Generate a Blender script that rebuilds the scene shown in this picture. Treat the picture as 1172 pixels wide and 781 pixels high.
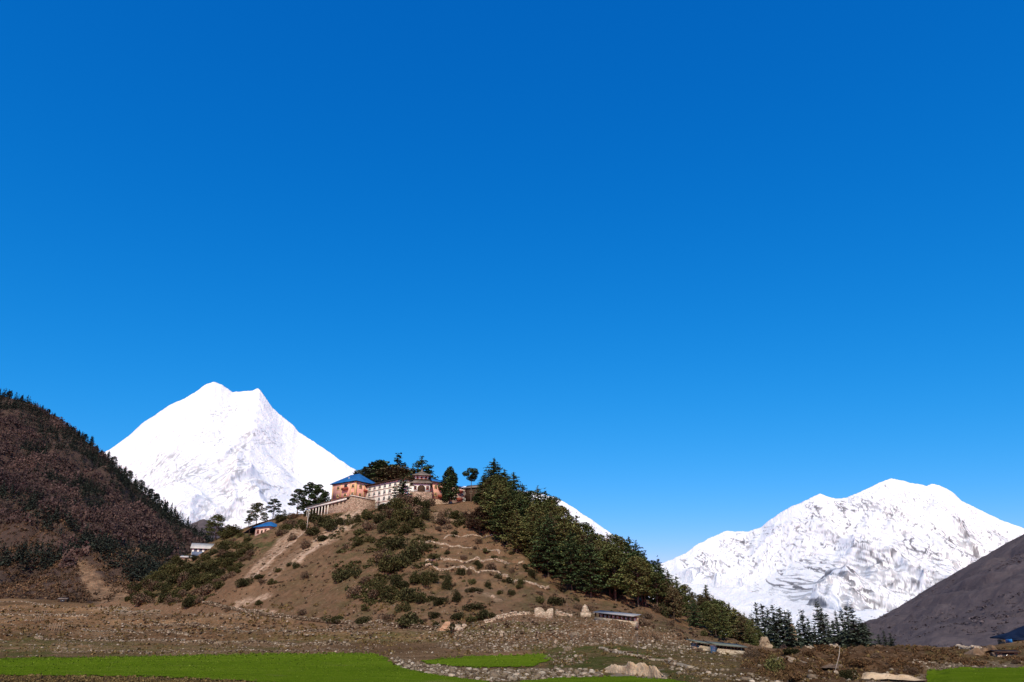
import bpy, math, random
import numpy as np
from mathutils import Vector, Matrix
from mathutils.bvhtree import BVHTree

for o in list(bpy.data.objects):
    bpy.data.objects.remove(o)
S = bpy.context.scene
COL = S.collection
R = math.radians

# ------------------------------------------------------------------ camera
PITCH = R(22.2)
cd = bpy.data.cameras.new('camera')
cam = bpy.data.objects.new('camera', cd)
COL.objects.link(cam)
cd.sensor_width = 36.0
cd.lens = 26.0
cd.clip_start = 0.2
cd.clip_end = 60000
cam.location = (0, 0, 0)
cam.rotation_euler = (math.pi / 2 + PITCH, 0, 0)
S.camera = cam

# ------------------------------------------------------------------ sky, sun, exposure
SUN_AZ_BEHIND = R(3)      # to the left of straight behind the camera
SUN_EL = R(40)
sdir = Vector((-math.sin(SUN_AZ_BEHIND) * math.cos(SUN_EL), -math.cos(SUN_AZ_BEHIND) * math.cos(SUN_EL), math.sin(SUN_EL)))
world = bpy.data.worlds.new('World')
S.world = world
world.use_nodes = True
wt = world.node_tree
wt.nodes.clear()
sky = wt.nodes.new('ShaderNodeTexSky')
sky.sky_type = 'NISHITA'
sky.sun_disc = False
sky.sun_elevation = SUN_EL
sky.sun_rotation = math.atan2(sdir.x, sdir.y)
sky.altitude = 3000
sky.air_density = 1.0
sky.dust_density = 0.0
sky.ozone_density = 2.0
# clear high-altitude air: the sky's own colour, deepened channel by channel
sep = wt.nodes.new('ShaderNodeSeparateColor')
comb = wt.nodes.new('ShaderNodeCombineColor')
wt.links.new(sky.outputs[0], sep.inputs[0])
for k, (ref, pw, gain) in enumerate(((0.216, 2.9, 0.050), (0.352, 0.84, 0.375), (0.61, 0.52, 0.92))):
    a_ = wt.nodes.new('ShaderNodeMath'); a_.operation = 'MULTIPLY'; a_.inputs[1].default_value = 0.11 / ref
    p_ = wt.nodes.new('ShaderNodeMath'); p_.operation = 'POWER'; p_.inputs[1].default_value = pw
    g_ = wt.nodes.new('ShaderNodeMath'); g_.operation = 'MULTIPLY'; g_.inputs[1].default_value = gain * 10.0
    wt.links.new(sep.outputs[k], a_.inputs[0]); wt.links.new(a_.outputs[0], p_.inputs[0]); wt.links.new(p_.outputs[0], g_.inputs[0]); wt.links.new(g_.outputs[0], comb.inputs[k])
bg = wt.nodes.new('ShaderNodeBackground')
bg.inputs['Strength'].default_value = 0.10
wo = wt.nodes.new('ShaderNodeOutputWorld')
wt.links.new(comb.outputs[0], bg.inputs['Color'])
wt.links.new(bg.outputs[0], wo.inputs['Surface'])
sl = bpy.data.lights.new('sun', 'SUN')
sl.energy = 4.8
sl.angle = R(0.5)
sl.color = (1.0, 0.90, 0.74)
sun = bpy.data.objects.new('sun', sl)
COL.objects.link(sun)
sun.rotation_euler = sdir.to_track_quat('Z', 'Y').to_euler()
sun.location = (-200, -200, 300)
S.view_settings.view_transform = 'Standard'
S.view_settings.look = 'None'
S.view_settings.gamma = 1.0
S.view_settings.exposure = 0.0
S.cycles.max_bounces = 5
S.cycles.diffuse_bounces = 3

# ------------------------------------------------------------------ photo coordinates <-> world
F = 26.0 / 36.0 * 1172.0
CP, SP = math.cos(PITCH), math.sin(PITCH)

def ray(px, py):
    xc = (np.asarray(px, float) - 586.0) / F
    yc = (390.5 - np.asarray(py, float)) / F
    d = CP - yc * SP
    return xc / d, (SP + yc * CP) / d           # u = x/y, e = z/y

def proj(x, y, z):
    zc = y * CP + z * SP
    yc = -y * SP + z * CP
    return 586.0 + F * x / zc, 390.5 - F * yc / zc

def P(px, py, D):
    u, e = ray(px, py)
    return Vector((float(u) * D, D, float(e) * D))

def px_of_u(u):                                  # column at the valley floor
    return 586.0 + u * F * (CP + 0.407 * SP)

def u_of_px(px):
    return (np.asarray(px, float) - 586.0) / (F * (CP + 0.407 * SP))

# ------------------------------------------------------------------ noise
def _hash(ix, iy, seed):
    n = (ix.astype(np.int64) * 374761393 + iy.astype(np.int64) * 668265263 + seed * 1274126177) & 0xFFFFFFFF
    n = ((n ^ (n >> 13)) * 1274126177) & 0xFFFFFFFF
    return ((n ^ (n >> 16)) & 0xFFFFFF) / float(0xFFFFFF)

def perlin(x, y, seed=0):
    x = np.asarray(x, float); y = np.asarray(y, float)
    x, y = np.broadcast_arrays(x, y)
    x0 = np.floor(x); y0 = np.floor(y)
    fx = x - x0; fy = y - y0
    sx = fx * fx * fx * (fx * (fx * 6 - 15) + 10); sy = fy * fy * fy * (fy * (fy * 6 - 15) + 10)
    def g(ix, iy, dx, dy):
        a = _hash(ix, iy, seed) * 2 * np.pi
        return np.cos(a) * dx + np.sin(a) * dy
    a = g(x0, y0, fx, fy); b = g(x0 + 1, y0, fx - 1, fy)
    c = g(x0, y0 + 1, fx, fy - 1); d = g(x0 + 1, y0 + 1, fx - 1, fy - 1)
    return (a + (b - a) * sx + (c - a) * sy + (a - b - c + d) * sx * sy) * 1.5

def fbm(x, y, octv=5, seed=0, lac=2.05, gain=0.5):
    s = 0; a = 1.0; t = 0
    for i in range(octv):
        s = s + a * perlin(x, y, seed + i * 17); t += a
        x = np.asarray(x) * lac; y = np.asarray(y) * lac; a *= gain
    return s / t

def ridged(x, y, octv=6, seed=0, lac=2.1, gain=0.52):
    s = 0; a = 1.0; t = 0; w = 1.0
    for i in range(octv):
        n = 1 - np.abs(perlin(x, y, seed + i * 31)) * 1.6
        n = np.clip(n, 0, 1) ** 2 * w
        s = s + a * n; t += a
        w = np.clip(n * 1.6, 0, 1)
        x = np.asarray(x) * lac; y = np.asarray(y) * lac; a *= gain
    return s / t

def sstep(a, b, x):
    t = np.clip((x - a) / (b - a), 0, 1)
    return t * t * (3 - 2 * t)

def in_poly(px, py, poly):
    px = np.asarray(px, float); py = np.asarray(py, float)
    ins = np.zeros(np.broadcast(px, py).shape, bool)
    n = len(poly)
    for i in range(n):
        x1, y1 = poly[i]; x2, y2 = poly[(i + 1) % n]
        if y1 == y2: continue
        c = ((y1 > py) != (y2 > py)) & (px < (x2 - x1) * (py - y1) / (y2 - y1) + x1)
        ins ^= c
    return ins

# ------------------------------------------------------------------ materials
def nodes(name):
    m = bpy.data.materials.new(name)
    m.use_nodes = True
    t = m.node_tree
    b = t.nodes['Principled BSDF']
    b.inputs['Roughness'].default_value = 0.9
    b.inputs['Specular IOR Level'].default_value = 0.0
    return m, t, b

def ramp(t, fac, stops):
    r = t.nodes.new('ShaderNodeValToRGB')
    e = r.color_ramp.elements
    while len(e) < len(stops): e.new(0.5)
    for k, (p, c) in enumerate(stops):
        e[k].position = p; e[k].color = (*c, 1)
    t.links.new(fac, r.inputs[0])
    return r.outputs[0]

def noise(t, scale, detail=6, rough=0.6, coord='Object', stretch=(1, 1, 1)):
    tc = t.nodes.new('ShaderNodeTexCoord')
    mp = t.nodes.new('ShaderNodeMapping')
    mp.inputs['Scale'].default_value = stretch
    n = t.nodes.new('ShaderNodeTexNoise')
    n.inputs['Scale'].default_value = scale; n.inputs['Detail'].default_value = detail
    n.inputs['Roughness'].default_value = rough
    t.links.new(tc.outputs[coord], mp.inputs[0]); t.links.new(mp.outputs[0], n.inputs['Vector'])
    return n.outputs['Fac']

def mixc(t, fac, a, b, mode='MIX'):
    m = t.nodes.new('ShaderNodeMix')
    m.data_type = 'RGBA'; m.blend_type = mode
    for s, v in ((m.inputs[0], fac), (m.inputs[6], a), (m.inputs[7], b)):
        if isinstance(v, (int, float)): s.default_value = v
        elif isinstance(v, tuple): s.default_value = (*v, 1)
        else: t.links.new(v, s)
    return m.outputs[2]

def math_(t, op, a, b=0.0):
    m = t.nodes.new('ShaderNodeMath'); m.operation = op
    for s, v in ((m.inputs[0], a), (m.inputs[1], b)):
        if isinstance(v, (int, float)): s.default_value = v
        else: t.links.new(v, s)
    return m.outputs[0]

def bump(t, b, h, strength, dist):
    n = t.nodes.new('ShaderNodeBump')
    n.inputs['Strength'].default_value = strength; n.inputs['Distance'].default_value = dist
    t.links.new(h, n.inputs['Height']); t.links.new(n.outputs[0], b.inputs['Normal'])

def attr(t, name, out='Fac'):
    a = t.nodes.new('ShaderNodeAttribute'); a.attribute_name = name
    return a.outputs[out]

def var_mat(name, c1, c2, scale=1.5, rough=0.9, bmp=0.0, bd=0.05, spec=0.05, stretch=(1, 1, 1)):
    """A surface whose own colour wanders between two tones."""
    m, t, b = nodes(name)
    f = noise(t, scale, stretch=stretch)
    t.links.new(ramp(t, f, [(0.3, c1), (0.7, c2)]), b.inputs['Base Color'])
    b.inputs['Roughness'].default_value = rough
    b.inputs['Specular IOR Level'].default_value = spec
    if bmp: bump(t, b, noise(t, scale * 4), bmp, bd)
    return m

def leaf_mat(name, dark, light, brown=None, patch=0):
    m, t, b = nodes(name)
    g = t.nodes.new('ShaderNodeNewGeometry')
    oi = t.nodes.new('ShaderNodeObjectInfo')
    c = ramp(t, g.outputs['Random Per Island'], [(0.0, dark), (0.6, tuple((x + y) / 2 for x, y in zip(dark, light))), (1.0, light)])
    k = math_(t, 'MULTIPLY_ADD', oi.outputs['Random'], 0.5)
    t.nodes[-1].inputs[2].default_value = 0.75
    c = mixc(t, 1.0, c, k, 'MULTIPLY')
    if brown:
        n = noise(t, 0.35, 3)
        c = mixc(t, math_(t, 'MULTIPLY', ramp(t, n, [(0.5, (0, 0, 0)), (0.68, (1, 1, 1))]), 0.7), c, brown)
    if patch:
        c = mixc(t, 1.0, c, ramp(t, noise(t, patch, 5, 0.6), [(0.36, (0.62, 0.62, 0.66)), (0.5, (1.0, 0.97, 0.94)), (0.64, (1.40, 1.30, 1.18))]), 'MULTIPLY')
    t.links.new(c, b.inputs['Base Color'])
    b.inputs['Roughness'].default_value = 0.8
    b.inputs['Specular IOR Level'].default_value = 0.0
    return m

M = {}
# ground: tone from the attributes green, olive, stone
m, t, b = nodes('valley_soil')
n1 = noise(t, 0.12, 8, 0.65); n2 = noise(t, 1.6, 6, 0.7); n3 = noise(t, 0.03, 4)
soil = ramp(t, n2, [(0.30, (0.070, 0.040, 0.019)), (0.48, (0.20, 0.121, 0.063)), (0.66, (0.40, 0.262, 0.15))])
soil2 = ramp(t, n1, [(0.35, (0.115, 0.064, 0.033)), (0.65, (0.29, 0.182, 0.10))])
c = mixc(t, 0.5, soil, soil2)
n4 = noise(t, 0.045, 8, 0.62, stretch=(0.38, 1, 1))
c = mixc(t, 0.55, c, ramp(t, n4, [(0.36, (0.36, 0.30, 0.24)), (0.5, (0.95, 0.88, 0.78)), (0.62, (1.55, 1.45, 1.3))]), 'MULTIPLY')
grass = ramp(t, n2, [(0.25, (0.045, 0.05, 0.012)), (0.5, (0.09, 0.095, 0.024)), (0.75, (0.15, 0.135, 0.05))])
mo = math_(t, 'MULTIPLY', attr(t, 'olive'), ramp(t, noise(t, 0.35, 7, 0.7), [(0.36, (0, 0, 0)), (0.58, (1, 1, 1))]))
c = mixc(t, mo, c, grass)
pale = ramp(t, n2, [(0.3, (0.22, 0.155, 0.10)), (0.7, (0.46, 0.36, 0.25))])
c = mixc(t, attr(t, 'pale'), c, pale)
dk = ramp(t, n2, [(0.3, (0.042, 0.022, 0.012)), (0.5, (0.12, 0.065, 0.034)), (0.68, (0.24, 0.145, 0.08))])
c = mixc(t, attr(t, 'heath'), c, dk)
t.links.new(c, b.inputs['Base Color'])
bump(t, b, noise(t, 1.6, 8, 0.75), 1.0, 0.7)
M['soil'] = m
# green crop
m, t, b = nodes('green_crop')
n1 = noise(t, 0.10, 7, 0.65, stretch=(.5, 1, 1)); n2 = noise(t, 1.2, 6, 0.7, stretch=(0.35, 1, 1))
c = mixc(t, 0.55, ramp(t, n1, [(0.3, (0.075, 0.112, 0.010)), (0.5, (0.118, 0.174, 0.010)), (0.68, (0.165, 0.210, 0.020))]),
         ramp(t, n2, [(0.3, (0.045, 0.080, 0.003)), (0.52, (0.095, 0.150, 0.006)), (0.75, (0.18, 0.20, 0.024))]))
bare_ = ramp(t, noise(t, 0.42, 8, 0.72, stretch=(.4, 1, 1)), [(0.60, (0, 0, 0)), (0.70, (1, 1, 1))])
c = mixc(t, math_(t, 'MULTIPLY', bare_, 0.65), c, (0.19, 0.135, 0.06))
t.links.new(c, b.inputs['Base Color'])
bump(t, b, noise(t, 3.5, 7, 0.75), 1.0, 0.22)
M['crop'] = m
# hill
m, t, b = nodes('dry_hillside')
n1 = noise(t, 0.05, 7, 0.6); n2 = noise(t, 0.6, 7, 0.72); n3 = noise(t, 0.16, 6, 0.65, stretch=(1, 1, 2.6))
c = ramp(t, n1, [(0.32, (0.125, 0.070, 0.038)), (0.5, (0.185, 0.108, 0.060)), (0.7, (0.235, 0.142, 0.080))])
c2 = ramp(t, n2, [(0.25, (0.075, 0.045, 0.024)), (0.5, (0.185, 0.110, 0.062)), (0.75, (0.31, 0.20, 0.118))])
c = mixc(t, 0.5, c, c2)
gr = ramp(t, n2, [(0.3, (0.04, 0.04, 0.015)), (0.7, (0.12, 0.105, 0.045))])
c = mixc(t, math_(t, 'MULTIPLY', attr(t, 'olive'), ramp(t, n3, [(0.42, (0, 0, 0)), (0.58, (1, 1, 1))])), c, gr)
pale = ramp(t, n2, [(0.3, (0.26, 0.165, 0.10)), (0.7, (0.60, 0.42, 0.28))])
c = mixc(t, math_(t, 'MULTIPLY', attr(t, 'pale'), ramp(t, n2, [(0.35, (0.25, 0.25, 0.25)), (0.55, (1, 1, 1))])), c, pale)
t.links.new(c, b.inputs['Base Color'])
bump(t, b, noise(t, 0.9, 8, 0.78), 1.0, 0.9)
M['hill'] = m
# snow peak
m, t, b = nodes('snow_and_rock')
n2 = noise(t, 0.012, 7, 0.7)
rk = ramp(t, n2, [(0.3, (0.105, 0.105, 0.115)), (0.7, (0.27, 0.262, 0.265))])
c = mixc(t, attr(t, 'rock'), (0.80, 0.795, 0.785), rk)
c = mixc(t, attr(t, 'tan'), c, (0.60, 0.54, 0.48))
t.links.new(c, b.inputs['Base Color'])
b.inputs['Roughness'].default_value = 0.8
bump(t, b, noise(t, 0.012, 9, 0.68, stretch=(1.5, 1, .6)), 1.0, 26.0)
M['snow'] = m
# left slope, right slope
m, t, b = nodes('wooded_slope_soil')
n1 = noise(t, 0.02, 7, 0.65); n2 = noise(t, 0.25, 7, 0.7)
c = mixc(t, 0.5, ramp(t, n1, [(0.3, (0.05, 0.034, 0.03)), (0.7, (0.12, 0.078, 0.06))]), ramp(t, n2, [(0.3, (0.03, 0.022, 0.018)), (0.7, (0.13, 0.085, 0.06))]))
c = mixc(t, attr(t, 'pale'), c, ramp(t, noise(t, 0.22, 7, 0.75), [(0.35, (0.10, 0.06, 0.036)), (0.62, (0.36, 0.22, 0.125))]))
t.links.new(c, b.inputs['Base Color'])
bump(t, b, n2, 1.0, 3.0)
M['slope'] = m
m, t, b = nodes('bare_dark_slope')
n1 = noise(t, 0.008, 7, 0.65, stretch=(1, 1, 2.2)); n2 = noise(t, 0.10, 8, 0.75)
c = mixc(t, 0.45, ramp(t, n1, [(0.3, (0.072, 0.057, 0.060)), (0.7, (0.135, 0.108, 0.108))]), ramp(t, n2, [(0.25, (0.045, 0.036, 0.038)), (0.8, (0.19, 0.15, 0.14))]))
t.links.new(c, b.inputs['Base Color'])
bump(t, b, n2, 0.8, 4.0)
M['darkslope'] = m
M['path'] = var_mat('trodden_path', (0.27, 0.18, 0.12), (0.46, 0.33, 0.23), 1.2, bmp=0.5, bd=0.15)
# stones
m, t, b = nodes('field_stone')
g = t.nodes.new('ShaderNodeNewGeometry')
c = ramp(t, g.outputs['Random Per Island'], [(0.0, (0.07, 0.045, 0.027)), (0.5, (0.17, 0.125, 0.082)), (0.85, (0.31, 0.245, 0.17)), (1.0, (0.50, 0.42, 0.32))])
c = mixc(t, 0.55, c, ramp(t, noise(t, 2.5, 6, 0.7), [(0.3, (0.30, 0.28, 0.26)), (0.7, (1, 1, 1))]), 'MULTIPLY')
t.links.new(c, b.inputs['Base Color'])
bump(t, b, noise(t, 6, 6, 0.7), 0.6, 0.05)
M['stone'] = m
M['pale_stone'] = var_mat('pale_stone', (0.20, 0.145, 0.095), (0.52, 0.41, 0.295), 1.5, bmp=0.6, bd=0.08)
M['cliff'] = var_mat('tan_cliff', (0.12, 0.08, 0.05), (0.42, 0.31, 0.20), 0.9, bmp=0.8, bd=0.3)
M['sand'] = var_mat('pale_sand', (0.34, 0.225, 0.125), (0.62, 0.45, 0.28), 1.2, bmp=0.8, bd=0.15)
M['orange_dark'] = var_mat('brown_earth', (0.10, 0.058, 0.030), (0.30, 0.19, 0.11), 1.0, bmp=0.8, bd=0.2)
M['orange'] = var_mat('orange_earth', (0.30, 0.17, 0.10), (0.50, 0.31, 0.19), 0.8, bmp=0.6, bd=0.2)
# plants
M['fir'] = leaf_mat('fir_needles', (0.026, 0.043, 0.019), (0.085, 0.115, 0.044))
M['pine'] = leaf_mat('pine_needles', (0.052, 0.064, 0.022), (0.160, 0.175, 0.062))
M['olive'] = leaf_mat('olive_needles', (0.072, 0.073, 0.024), (0.205, 0.195, 0.072))
M['rust'] = leaf_mat('rusty_needles', (0.076, 0.062, 0.030), (0.20, 0.158, 0.080))
M['blue'] = leaf_mat('blue_spruce_needles', (0.034, 0.046, 0.034), (0.115, 0.135, 0.092))
M['juniper'] = leaf_mat('juniper_leaves', (0.017, 0.019, 0.008), (0.074, 0.068, 0.030))
M['juniper_olive'] = leaf_mat('olive_juniper_leaves', (0.027, 0.028, 0.010), (0.105, 0.095, 0.038))
M['shrub_brown'] = leaf_mat('brown_twigs', (0.06, 0.040, 0.026), (0.20, 0.135, 0.085))
M['heath'] = leaf_mat('dry_heath', (0.05, 0.027, 0.014), (0.23, 0.135, 0.065))
M['bare'] = leaf_mat('bare_purple_twigs', (0.050, 0.034, 0.032), (0.130, 0.089, 0.079), None, 0.018)
M['barebrown'] = leaf_mat('bare_brown_twigs', (0.058, 0.037, 0.022), (0.160, 0.102, 0.060), None, 0.03)
M['farfir'] = leaf_mat('far_fir_needles', (0.016, 0.023, 0.020), (0.065, 0.075, 0.055))
M['drygrass'] = leaf_mat('dry_grass_blades', (0.07, 0.044, 0.018), (0.22, 0.155, 0.065))
M['greenblade'] = leaf_mat('green_blades', (0.040, 0.072, 0.006), (0.135, 0.185, 0.020))
M['slopescrub'] = leaf_mat('slope_scrub', (0.060, 0.047, 0.050), (0.15, 0.118, 0.115))
M['twig'] = var_mat('pale_twigs', (0.28, 0.24, 0.19), (0.45, 0.40, 0.33), 3)
M['bark'] = var_mat('bark', (0.05, 0.036, 0.026), (0.16, 0.115, 0.08), 2.5, bmp=0.6, bd=0.05)
M['palebark'] = var_mat('pale_bark', (0.12, 0.095, 0.075), (0.27, 0.22, 0.175), 2.5)
# buildings
M['pink'] = var_mat('pink_plaster', (0.60, 0.29, 0.21), (0.76, 0.42, 0.32), 0.35)
M['pink_dull'] = var_mat('dull_pink_plaster', (0.52, 0.33, 0.25), (0.68, 0.46, 0.36), 0.4)
M['cream'] = var_mat('cream_plaster', (0.62, 0.55, 0.45), (0.80, 0.73, 0.62), 0.3)
M['white'] = var_mat('white_wash', (0.62, 0.58, 0.51), (0.80, 0.76, 0.69), 0.6)
M['yellow'] = var_mat('ochre_trim', (0.55, 0.36, 0.15), (0.68, 0.47, 0.22), 0.8)
M['redwood'] = var_mat('red_painted_wood', (0.20, 0.045, 0.03), (0.34, 0.09, 0.06), 1.5)
M['darkwood'] = var_mat('dark_wood', (0.03, 0.018, 0.012), (0.075, 0.045, 0.03), 2)
M['wood'] = var_mat('weathered_wood', (0.16, 0.11, 0.07), (0.34, 0.25, 0.17), 2.5)
M['glass'] = var_mat('dark_glass', (0.02, 0.022, 0.026), (0.05, 0.05, 0.055), 0.6, rough=0.15, spec=0.5)
def roof_mat(name, c1, c2, rough=0.5):
    m, t, b = nodes(name)
    t.links.new(ramp(t, noise(t, 0.5, 5), [(0.3, c1), (0.7, c2)]), b.inputs['Base Color'])
    b.inputs['Roughness'].default_value = rough
    b.inputs['Specular IOR Level'].default_value = 0.15
    return m
M['bluetin'] = roof_mat('blue_tin', (0.012, 0.085, 0.24), (0.03, 0.16, 0.38))
M['bluegrey'] = roof_mat('blue_grey_paint', (0.07, 0.10, 0.16), (0.14, 0.17, 0.23), 0.8)
M['navytin'] = roof_mat('navy_tin', (0.003, 0.007, 0.020), (0.006, 0.013, 0.034), 0.8)  # navy, darkened so the colour also holds the shade on the barn roof
M['greytin'] = roof_mat('grey_tin', (0.20, 0.20, 0.19), (0.34, 0.33, 0.31))
M['whitetin'] = roof_mat('pale_tin', (0.36, 0.34, 0.30), (0.56, 0.53, 0.47))
M['greentin'] = roof_mat('green_grey_tin', (0.085, 0.10, 0.075), (0.16, 0.17, 0.13), 0.9)
M['slate'] = roof_mat('brown_slate', (0.10, 0.075, 0.055), (0.24, 0.19, 0.15), 0.9)
# masonry
def masonry(name, c1, c2, mortar, sc):
    m, t, b = nodes(name)
    tc = t.nodes.new('ShaderNodeTexCoord')
    mp = t.nodes.new('ShaderNodeMapping'); mp.inputs['Scale'].default_value = (1, 1, 1.9)
    v = t.nodes.new('ShaderNodeTexVoronoi'); v.inputs['Scale'].default_value = sc
    v2 = t.nodes.new('ShaderNodeTexVoronoi'); v2.inputs['Scale'].default_value = sc; v2.feature = 'DISTANCE_TO_EDGE'
    t.links.new(tc.outputs['Object'], mp.inputs[0])
    t.links.new(mp.outputs[0], v.inputs['Vector']); t.links.new(mp.outputs[0], v2.inputs['Vector'])
    sep = t.nodes.new('ShaderNodeSeparateColor'); t.links.new(v.outputs['Color'], sep.inputs[0])
    c = ramp(t, sep.outputs[0], [(0.0, c1), (1.0, c2)])
    e = ramp(t, v2.outputs['Distance'], [(0.02, (0, 0, 0)), (0.08, (1, 1, 1))])
    c = mixc(t, e, mortar, c)
    t.links.new(c, b.inputs['Base Color'])
    bump(t, b, v2.outputs['Distance'], 0.6, 0.1)
    return m
M['masonry'] = masonry('rubble_masonry', (0.20, 0.13, 0.09), (0.46, 0.33, 0.24), (0.14, 0.09, 0.06), 1.6)
M['palemasonry'] = masonry('pale_masonry', (0.30, 0.235, 0.16), (0.56, 0.46, 0.335), (0.16, 0.115, 0.075), 1.6)

# ------------------------------------------------------------------ object helpers
def tag(o, label=None, cat=None, group=None, kind=None):
    if label: o['label'] = label
    if cat: o['category'] = cat
    if group: o['group'] = group
    if kind: o['kind'] = kind
    return o

def empty(name, loc, rz=0.0):
    o = bpy.data.objects.new(name, None)
    o.empty_display_size = 0.5
    COL.objects.link(o)
    o.location = loc; o.rotation_euler = (0, 0, rz)
    return o

def np_mesh(name, V, Fq, mat, smooth=False):
    """Faces Fq: array of n quads or n triangles, or a list of such arrays."""
    me = bpy.data.meshes.new(name)
    V = np.asarray(V, np.float32)
    arrs = [np.asarray(f, np.int32) for f in (Fq if isinstance(Fq, list) else [Fq]) if len(f)]
    loops = np.concatenate([a.ravel() for a in arrs])
    tot = np.concatenate([np.full(len(a), a.shape[1], np.int32) for a in arrs])
    start = np.concatenate([[0], np.cumsum(tot)[:-1]]).astype(np.int32)
    me.vertices.add(len(V)); me.vertices.foreach_set('co', V.ravel())
    me.loops.add(len(loops)); me.loops.foreach_set('vertex_index', loops)
    me.polygons.add(len(tot)); me.polygons.foreach_set('loop_start', start)
    me.polygons.foreach_set('loop_total', tot)
    if smooth: me.polygons.foreach_set('use_smooth', np.ones(len(tot), bool))
    me.update(calc_edges=True)
    me.validate()
    if mat: me.materials.append(mat)
    return me

def link(name, me, parent=None, loc=(0, 0, 0), rz=0.0, scale=None, mat=None):
    o = bpy.data.objects.new(name, me)
    COL.objects.link(o)
    o.parent = parent
    o.location = loc; o.rotation_euler = (0, 0, rz)
    if scale is not None: o.scale = scale
    if mat is not None:
        o.material_slots[0].link = 'OBJECT'; o.material_slots[0].material = mat
    return o

def fattr(me, name, vals):
    a = me.attributes.new(name, 'FLOAT', 'POINT')
    a.data.foreach_set('value', np.asarray(vals, np.float32).ravel())

def grid_faces(nu, nv):
    i = np.arange(nu - 1)[:, None] * nv + np.arange(nv - 1)[None, :]
    return np.stack([i, i + nv, i + nv + 1, i + 1], -1).reshape(-1, 4)

class MB:
    """Collects shapes of one part."""
    def __init__(self): self.v = []; self.q = []; self.t = []; self.n = 0
    def add(self, V, q=None, t=None):
        V = np.asarray(V, float).reshape(-1, 3)
        if q is not None and len(q): self.q.append(np.asarray(q, int) + self.n)
        if t is not None and len(t): self.t.append(np.asarray(t, int) + self.n)
        self.v.append(V); self.n += len(V)
    def hexa(self, c):                        # 8 corners: bottom ring, top ring
        self.add(c, [(3, 2, 1, 0), (4, 5, 6, 7), (0, 1, 5, 4), (1, 2, 6, 5), (2, 3, 7, 6), (3, 0, 4, 7)])
    def box(self, x0, x1, y0, y1, z0, z1):
        self.hexa([(x0, y0, z0), (x1, y0, z0), (x1, y1, z0), (x0, y1, z0), (x0, y0, z1), (x1, y0, z1), (x1, y1, z1), (x0, y1, z1)])
    def tube(self, pts, rad, n=7):
        pts = [Vector(p) for p in pts]
        V = []
        for i, p in enumerate(pts):
            d = (pts[min(i + 1, len(pts) - 1)] - pts[max(i - 1, 0)]).normalized()
            a = d.orthogonal().normalized()
            if abs(d.z) > 0.7: a = (Vector((1, 0, 0)) - d * d.x).normalized()
            b2 = d.cross(a)
            for k in range(n):
                w = 2 * math.pi * k / n
                V.append(p + (a * math.cos(w) + b2 * math.sin(w)) * rad[i])
        q = [(i * n + k, i * n + (k + 1) % n, (i + 1) * n + (k + 1) % n, (i + 1) * n + k) for i in range(len(pts) - 1) for k in range(n)]
        m0 = len(V); V += [pts[0], pts[-1]]
        t = [(m0, (k + 1) % n, k) for k in range(n)] + [(m0 + 1, (len(pts) - 1) * n + k, (len(pts) - 1) * n + (k + 1) % n) for k in range(n)]
        self.add([tuple(v) for v in V], q, t)
    def lathe(self, prof, n=16):
        V = []; q = []
        for r_, z in prof:
            for k in range(n):
                w = 2 * math.pi * k / n
                V.append((r_ * math.cos(w), r_ * math.sin(w), z))
        for i in range(len(prof) - 1):
            for k in range(n):
                q.append((i * n + k, i * n + (k + 1) % n, (i + 1) * n + (k + 1) % n, (i + 1) * n + k))
        self.add(V, q)
    def mesh(self, name, mat, smooth=False):
        return np_mesh(name, np.concatenate(self.v), [np.concatenate(x) for x in (self.q, self.t) if x], mat, smooth)
    def build(self, name, mat, parent=None, smooth=False, **k):
        return link(name, self.mesh(name, mat, smooth), parent, **k)

# ================================================================== TERRAIN
def curve(cols, q):
    """cols: {px: [(y, z), ...]} -> height at (px, y)"""
    pxs = sorted(cols)
    def f(px, y):
        px = np.clip(px, pxs[0], pxs[-1])
        hs = [np.interp(y, *zip(*cols[p])) for p in pxs]
        H = np.zeros(np.broadcast(px, y).shape)
        k = np.clip(np.searchsorted(pxs, px, side='right') - 1, 0, len(pxs) - 2)
        A = np.array(pxs, float)
        t = (px - A[k]) / (A[k + 1] - A[k]); t = t * t * (3 - 2 * t)
        for j in range(len(pxs) - 1):
            w = (k == j)
            H = np.where(w, hs[j] * (1 - t) + hs[j + 1] * t, H)
        return H
    return f

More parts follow.
